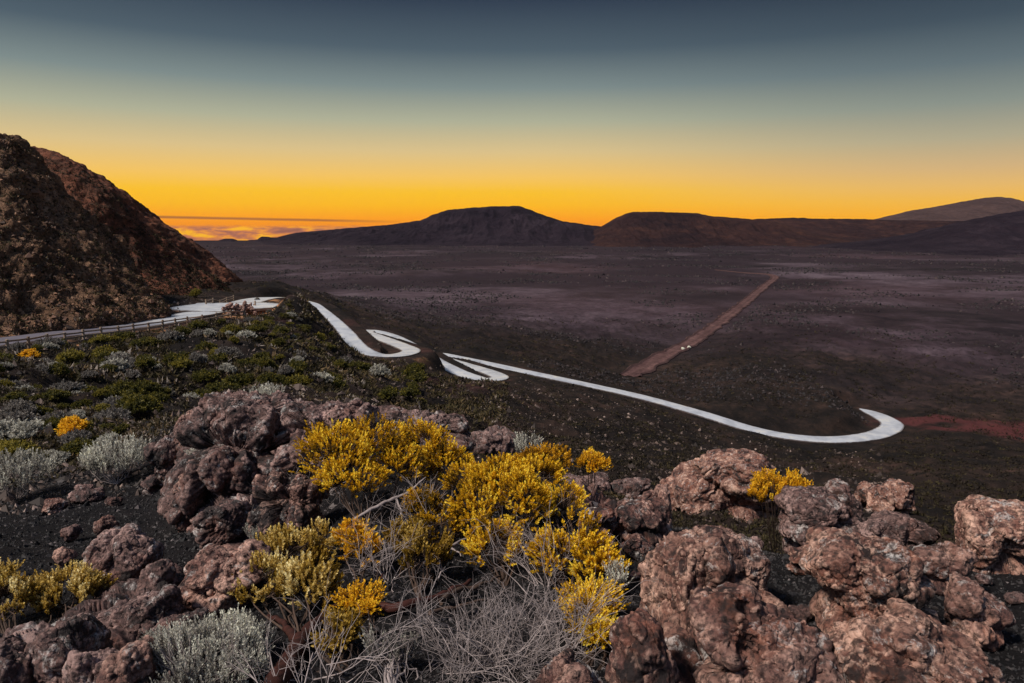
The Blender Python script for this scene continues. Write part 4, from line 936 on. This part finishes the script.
for px, py, r0 in cands:
    g = ground_pt(px, py)
    dR, _ = poly_near(np.array([g[0]]), np.array([g[1]]), RP)
    if dR[0] < 5.2: continue
    q = pr.random(); nz = float(pnoise(np.array([[g[0]/14, g[1]/14, 0.]]), 71)[0])
    if False: pass
    if px < 140: kind = 'white' if q < .20+nz*.3 else 'grey' if q < .50 else 'yellow' if q < .70 else 'olive'
    else: kind = 'olive' if q < .55-nz*.3 else 'yellow' if q < .74 else 'grey' if q < .91 else 'white'
    if q > .998: kind = 'orange'
    s = r0*g[1]/FPX*(1+1.9*pr.random()**1.6)
    zv = 'just below the road fence' if py < slope_top(px)+16 else 'low on the left hillside' if py > slope_bot(px)-32 else 'halfway down the left hillside'
    if px > 275: zv = 'on the shoulder above the hairpin bends' if py < 350 else 'on the dark slope below the hairpin bends'
    zh = ', near the left edge' if px < 70 else ', below the front cliff' if px < 150 else ', in the middle' if px < 235 else ', at the right end'
    lab = desc[kind][pr.randrange(2)]+' '+zv+('' if px > 275 else zh)
    place_bush(px, py, kind, s, lab, 'bushes on the left hillside')
place_bush(76, 447, 'orange', .55, 'bright orange bush alone at the bottom of the left hillside above the gravel', 'bushes on the left hillside')
place_bush(258, 309, 'grey', .8, 'grey bush growing behind the rubble heap by the road bend', 'bushes on the left hillside')
place_bush(196, 300.5, 'yellow', 2.0, 'rounded yellow green bush at the foot of the red scree slope beyond the lay-by', None, Y=PZ(196, 301, -13.8))

# ------------------------------------------------------------------ ground cover: scrub, rubble and gravel (uncountable)
def scatter_tris(name, P, S, tint, mat, label, cat, k=9, seed=1, flat=.7, w=.22):
    r_ = np.random.default_rng(seed); m = len(P)
    u = unit(r_.normal(size=(m, k, 3))); u[..., 2] = np.abs(u[..., 2])*flat
    c = P[:, None]+u*S[:, None, None]*r_.uniform(.2, .9, (m, k, 1))
    d = unit(u+[0, 0, .5]+r_.normal(0, .5, (m, k, 3))); sd = unit(np.cross(d, r_.normal(size=(m, k, 3))))
    L = S[:, None, None]*r_.uniform(.35, .8, (m, k, 1))
    V = np.stack([c-sd*L*w-d*L*.3, c+sd*L*w-d*L*.3, c+d*L*.6], 2).reshape(-1, 3); F = np.arange(m*k*3).reshape(-1, 3)
    t = np.clip(np.repeat(tint, k*3)+np.repeat(r_.normal(0, .07, m*k), 3), 0, 1)
    o = mesh_np(name, V, F, mat, False, {'tint': t}); tag(o, label, cat, kind='stuff'); return o
def polar(n, a0, a1, d0, d1, seed):
    r_ = np.random.default_rng(seed); a = np.radians(r_.uniform(a0, a1, n)); D = np.exp(r_.uniform(math.log(d0), math.log(d1), n))
    return D*np.sin(a), D*np.cos(a), D, r_
x, y, D, r_ = polar(120000, -44, 44, 11, 330, 3)
dr, _ = poly_near(x, y, RP); dt, _ = poly_near(x, y, TP, 30.)
nz = fbm(np.stack([x/9, y/9, 0*x], 1), 3, 6)
plainm = sstep(200, 300, D+30*nz)
keep = (dr > 4.6) & (dt > 6.5) & (r_.uniform(size=len(x)) < (.35+.9*nz)*(1-.93*plainm)+.12)
lay = np.min([np.hypot(x-L[0], y-L[1]) for L in LAYBY], 0); keep &= lay > 10
x, y, D, nz = x[keep], y[keep], D[keep], nz[keep]; z = height(x, y)
tn = np.clip(.42+.28*pnoise(np.stack([x/5, y/5, 0*x], 1), 15)+r_.normal(0, .17, len(x)), 0, 1)
hs = (x < -1)*(D < 125)*(x > -1.2*y)
S = np.interp(D, [11, 40, 120, 300], [.16, .34, .55, .9])*r_.uniform(.5, 1.3, len(x))*(1+.6*hs*sstep(20, 60, D))*np.where(dr[keep] < 10, .5, 1.)*np.where(hs & (D < 40), .7, 1.)
tn0_ = 0
tn = tn-.14*(x > 5)*(D > 45)
tn = np.clip(tn+.16*hs*(1+pnoise(np.stack([x/2.5, y/2.5, 0*x], 1), 19)*2), 0, 1)
scatter_tris('hillside_scrub', np.stack([x, y, z], 1), S, tn, M_SCRUB, 'low dark brown and olive scrub covering the slopes down to the valley road', 'scrub', seed=5)
# scrub and small shrubs on the cliff faces
def on_grid(A, n, seed, v0=.18, v1=.62):
    r_ = np.random.default_rng(seed); nu, nv = A.shape[:2]
    i_ = r_.integers(4, nu-4, n); j_ = r_.integers(int(nv*v0), int(nv*v1), n); return A[i_, j_], r_
P, r_ = on_grid(A1, 7000, 3)
scatter_tris('cliff_scrub', P, r_.uniform(.15, .6, len(P)), np.clip(r_.normal(.55, .22, len(P)), 0, 1), M_SCRUB, 'dry scrub clinging to the rocky cliff above the road', 'scrub', seed=6)
P, r_ = on_grid(A2, 7000, 4)
scatter_tris('scree_scrub', P, r_.uniform(.15, .75, len(P)), np.clip(r_.normal(.35, .2, len(P)), 0, 1), M_SCRUB, 'dark scrub on the red scree slope and its skyline', 'scrub', seed=7)
# loose rocks
def scatter_rocks(name, P, S, mat, label, cat, seed=1, tint=None):
    r_ = np.random.default_rng(seed); m = len(P)
    O = np.array([[1, 0, 0], [-1, 0, 0], [0, 1, 0], [0, -1, 0], [0, 0, 1], [0, 0, -1]], float); FO = np.array([[0, 2, 4], [2, 1, 4], [1, 3, 4], [3, 0, 4], [2, 0, 5], [1, 2, 5], [3, 1, 5], [0, 3, 5]])
    V = (O[None]+r_.normal(0, .28, (m, 6, 3)))*S[:, None, None]*r_.uniform(.55, 1.15, (m, 1, 3))
    a = r_.uniform(0, 6.28, m); ca, sa = np.cos(a)[:, None], np.sin(a)[:, None]
    V = np.stack([V[..., 0]*ca-V[..., 1]*sa, V[..., 0]*sa+V[..., 1]*ca, V[..., 2]], -1)+P[:, None]
    F = (FO[None]+np.arange(m)[:, None, None]*6).reshape(-1, 3)
    o = mesh_np(name, V.reshape(-1, 3), F, mat, False, {'tint': np.repeat(r_.uniform(0, 1, m), 6)}); tag(o, label, cat, kind='stuff'); return o
def cinder_mat(name, stops):
    m, nt, b = newmat(name, .75, .35); nt.links.new(ramp(nt, attr(nt, 'tint'), stops), b.inputs['Base Color']); return m
M_CIN = cinder_mat('black_cinder', [(0, (.005, .005, .006)), (.65, (.015, .013, .014)), (.92, (.04, .033, .034)), (1, (.13, .11, .11))])
M_LAV = cinder_mat('lava_rubble', [(0, (.006, .005, .006)), (.8, (.020, .013, .014)), (1, (.06, .04, .038))])
M_SLST = cinder_mat('slope_stone', [(0, (.02, .014, .012)), (.6, (.06, .04, .033)), (.9, (.13, .09, .075)), (1, (.30, .22, .19))])
M_FACE = cinder_mat('cliff_blocks', [(0, (.02, .010, .006)), (.5, (.085, .038, .022)), (.85, (.19, .092, .05)), (1, (.30, .17, .10))])
x, y, D, r_ = polar(70000, -42, 42, 1.6, 13, 8)
z = height(x, y)
scatter_rocks('cinder_gravel', np.stack([x, y, z+.001], 1), np.interp(D, [1.6, 5, 13], [.0045, .009, .02])*r_.lognormal(0, .45, len(x)), M_CIN, 'black volcanic cinder gravel between the foreground boulders', 'gravel', 9)
x, y, D, r_ = polar(90000, -44, 44, 170, 2000, 12)
P = np.stack([x, y, 0*x], 1); nz = fbm(P/np.array([90, 60, 1.]), 4, 16); dt, _ = poly_near(x, y, TP, 30.); dr, _ = poly_near(x, y, RP)
keep = (nz > .06+.26*r_.uniform(size=len(x))) & (dt > 7) & (dr > 5); x, y, D = x[keep], y[keep], D[keep]; z = height(x, y)
scatter_rocks('lava_rubble', np.stack([x, y, z], 1), np.interp(D, [170, 600, 2000], [.42, 1.1, 2.4])*r_.uniform(.4, 1.2, len(x)), M_LAV, 'scattered dark lava rubble on the ash plain', 'lava rubble', 13)
P, r_ = on_grid(A1, 12000, 13, .1, .62)
scatter_rocks('cliff_blocks', P, r_.lognormal(-2.0, .5, len(P)), M_FACE, 'broken blocks of brown rock on the cliff face above the road', 'rock debris', 14)
x, y, D, r_ = polar(26000, -44, 30, 9, 140, 14); dr, _ = poly_near(x, y, RP); keep = dr > 4.2; x, y, D = x[keep], y[keep], D[keep]; z = height(x, y)
scatter_rocks('slope_stones', np.stack([x, y, z], 1), np.interp(D, [9, 40, 140], [.03, .09, .18])*r_.lognormal(0, .5, len(x)), M_SLST, 'loose brown stones lying among the bushes on the slopes', 'stones', 15)

# ------------------------------------------------------------------ sky and light
KEY_EL, KEY_AZ = R(50), R(-122)            # azimuth measured from the view direction towards the right
w = bpy.data.worlds.new('World'); scn.world = w; w.use_nodes = True; nt = w.node_tree
bg = nt.nodes['Background']
tc = N(nt, 'ShaderNodeTexCoord'); sep = N(nt, 'ShaderNodeSeparateXYZ'); nt.links.new(tc.outputs['Generated'], sep.inputs[0])
X_, Y_, Z_ = sep.outputs
hz = math_(nt, 'SQRT', math_(nt, 'ADD', math_(nt, 'MULTIPLY', X_, X_), math_(nt, 'MULTIPLY', Y_, Y_)))
te = math_(nt, 'DIVIDE', Z_, math_(nt, 'MAXIMUM', hz, .001))            # tangent of elevation
u = N(nt, 'ShaderNodeMapRange'); u.inputs[1].default_value = -.1; u.inputs[2].default_value = .9; nt.links.new(te, u.inputs[0]); u = u.outputs[0]
def lin(r, g, b): return tuple(((c/255+.055)/1.055)**2.4 if c > 10 else c/255/12.92 for c in (r, g, b))
def tpos(py): b_ = (341.5-py)/FPX; return ((-ST+b_*CT)/(CT+b_*ST)+.1)/1.0
left = ramp(nt, u, [(0, lin(60, 30, 20)), (tpos(232), lin(240, 130, 10)), (tpos(219), lin(255, 160, 0)), (tpos(205), lin(255, 186, 0)), (tpos(192), lin(253, 194, 36)), (tpos(177), lin(246, 197, 96)), (tpos(152), lin(220, 194, 138)),
                    (tpos(122), lin(176, 177, 151)), (tpos(88), lin(126, 140, 139)), (tpos(50), lin(80, 96, 107)), (tpos(0), lin(50, 63, 80)), (.75, lin(60, 74, 96)), (1, lin(120, 130, 160))])
right = ramp(nt, u, [(0, lin(60, 32, 24)), (tpos(232), lin(240, 150, 20)), (tpos(219), lin(253, 178, 20)), (tpos(205), lin(245, 185, 66)), (tpos(192), lin(232, 185, 105)), (tpos(177), lin(212, 178, 126)), (tpos(152), lin(176, 168, 140)),
                     (tpos(122), lin(136, 145, 137)), (tpos(88), lin(98, 113, 119)), (tpos(50), lin(66, 81, 93)), (tpos(0), lin(40, 52, 68)), (.75, lin(60, 74, 96)), (1, lin(120, 130, 160))])
az = math_(nt, 'DIVIDE', X_, math_(nt, 'MAXIMUM', hz, .001))
f = N(nt, 'ShaderNodeMapRange'); f.interpolation_type = 'SMOOTHSTEP'; f.inputs[1].default_value = .0; f.inputs[2].default_value = .62; nt.links.new(az, f.inputs[0])
skyc = mix(nt, f.outputs[0], left, right)
# distant sea of cloud, left, at and below the true horizon
vv = N(nt, 'ShaderNodeCombineXYZ'); nt.links.new(math_(nt, 'MULTIPLY', az, 26.), vv.inputs[0]); nt.links.new(math_(nt, 'MULTIPLY', te, 95.), vv.inputs[1])
cn = noise(nt, vv.outputs[0], 1.0, 7, .6, .3); cn2 = noise(nt, vv.outputs[0], 3.2, 6, .65)
topn = math_(nt, 'ADD', te, math_(nt, 'MULTIPLY', math_(nt, 'SUBTRACT', cn2, .5), -.006))
band = ramp(nt, math_(nt, 'ADD', math_(nt, 'MULTIPLY', topn, 20.), .5), [(.50, G(1)), (.585, G(.0))])
cc = ramp(nt, cn, [(.36, lin(128, 88, 84)), (.46, lin(178, 112, 84)), (.54, lin(225, 142, 62)), (.64, lin(255, 190, 20))])
amask = N(nt, 'ShaderNodeMapRange'); amask.interpolation_type = 'SMOOTHSTEP'; amask.inputs[1].default_value = .12; amask.inputs[2].default_value = -.22; nt.links.new(az, amask.inputs[0])
skyc = mix(nt, math_(nt, 'MULTIPLY', math_(nt, 'MULTIPLY', band, amask.outputs[0]), .85), skyc, cc)
# thin level streak of dark cloud just above it
ls = math_(nt, 'ADD', te, math_(nt, 'MULTIPLY', az, .018))
ls = math_(nt, 'ADD', ls, math_(nt, 'MULTIPLY', math_(nt, 'SUBTRACT', cn, .5), .001))
dl = math_(nt, 'ABSOLUTE', math_(nt, 'SUBTRACT', ls, .0058))
stk = ramp(nt, math_(nt, 'MULTIPLY', dl, 100.), [(.06, G(.75)), (.24, G(0))])
am2 = ramp(nt, math_(nt, 'ADD', az, .7), [(.1, G(0)), (.2, G(1)), (.44, G(1)), (.55, G(0))])
skyc = mix(nt, math_(nt, 'MULTIPLY', stk, am2), skyc, lin(140, 80, 50))
# unseen blue sky overhead and behind the camera, brightened as fill
sk = N(nt, 'ShaderNodeTexSky', sky_type='NISHITA'); sk.sun_disc = False; sk.sun_elevation = KEY_EL; sk.sun_rotation = KEY_AZ
sk.air_density = 1.; sk.dust_density = .5
hb = ramp(nt, te, [(0, G(0)), (1, G(1))])
hi = N(nt, 'ShaderNodeMapRange'); hi.interpolation_type = 'SMOOTHSTEP'; hi.inputs[1].default_value = .45; hi.inputs[2].default_value = 1.6; nt.links.new(te, hi.inputs[0])
back = N(nt, 'ShaderNodeMapRange'); back.interpolation_type = 'SMOOTHSTEP'; back.inputs[1].default_value = .1; back.inputs[2].default_value = -.5; nt.links.new(Y_, back.inputs[0])
wgt = math_(nt, 'MAXIMUM', hi.outputs[0], back.outputs[0])
blue = mix(nt, 1., sk.outputs[0], (.095, .095, .095), 'MULTIPLY')
nt.links.new(mix(nt, wgt, skyc, blue), bg.inputs['Color']); bg.inputs['Strength'].default_value = 1.
su = bpy.data.lights.new('added_key_light', 'SUN'); su.energy = 4.9; su.angle = R(9); su.color = (1, .91, .80)  # added soft key from behind the camera; the real sun is past the horizon
so = bpy.data.objects.new('added_key_light', su); COL.objects.link(so)
dirv = Vector((math.sin(KEY_AZ)*math.cos(KEY_EL), math.cos(KEY_AZ)*math.cos(KEY_EL), math.sin(KEY_EL)))
so.rotation_euler = dirv.to_track_quat('Z', 'Y').to_euler()

hz_me = bpy.data.meshes.new('haze'); bmh = bmesh.new(); bmesh.ops.create_cube(bmh, size=1)
for v_ in bmh.verts: v_.co = (v_.co.x*27000, v_.co.y*27000, -340 if v_.co.z < 0 else 520)
bmh.to_mesh(hz_me); bmh.free(); hzo = bpy.data.objects.new('haze', hz_me); COL.objects.link(hzo); hzo['kind'] = 'stuff'
hm = bpy.data.materials.new('air'); hm.use_nodes = True; hn = hm.node_tree; hn.nodes.remove(hn.nodes['Principled BSDF'])
pv = N(hn, 'ShaderNodeVolumePrincipled'); pv.inputs['Density'].default_value = 5e-6; pv.inputs['Color'].default_value = (.62, .60, .80, 1)
hn.links.new(pv.outputs[0], hn.nodes['Material Output'].inputs['Volume']); hz_me.materials.append(hm)
tag(hzo, 'thin purplish dusk haze over the plain and hills', 'haze')

scn.view_settings.view_transform = 'Standard'; scn.view_settings.look = 'None'; scn.view_settings.exposure = 0; scn.view_settings.gamma = 1
scn.render.engine = 'CYCLES'; scn.cycles.use_denoising = True; scn.cycles.max_bounces = 5
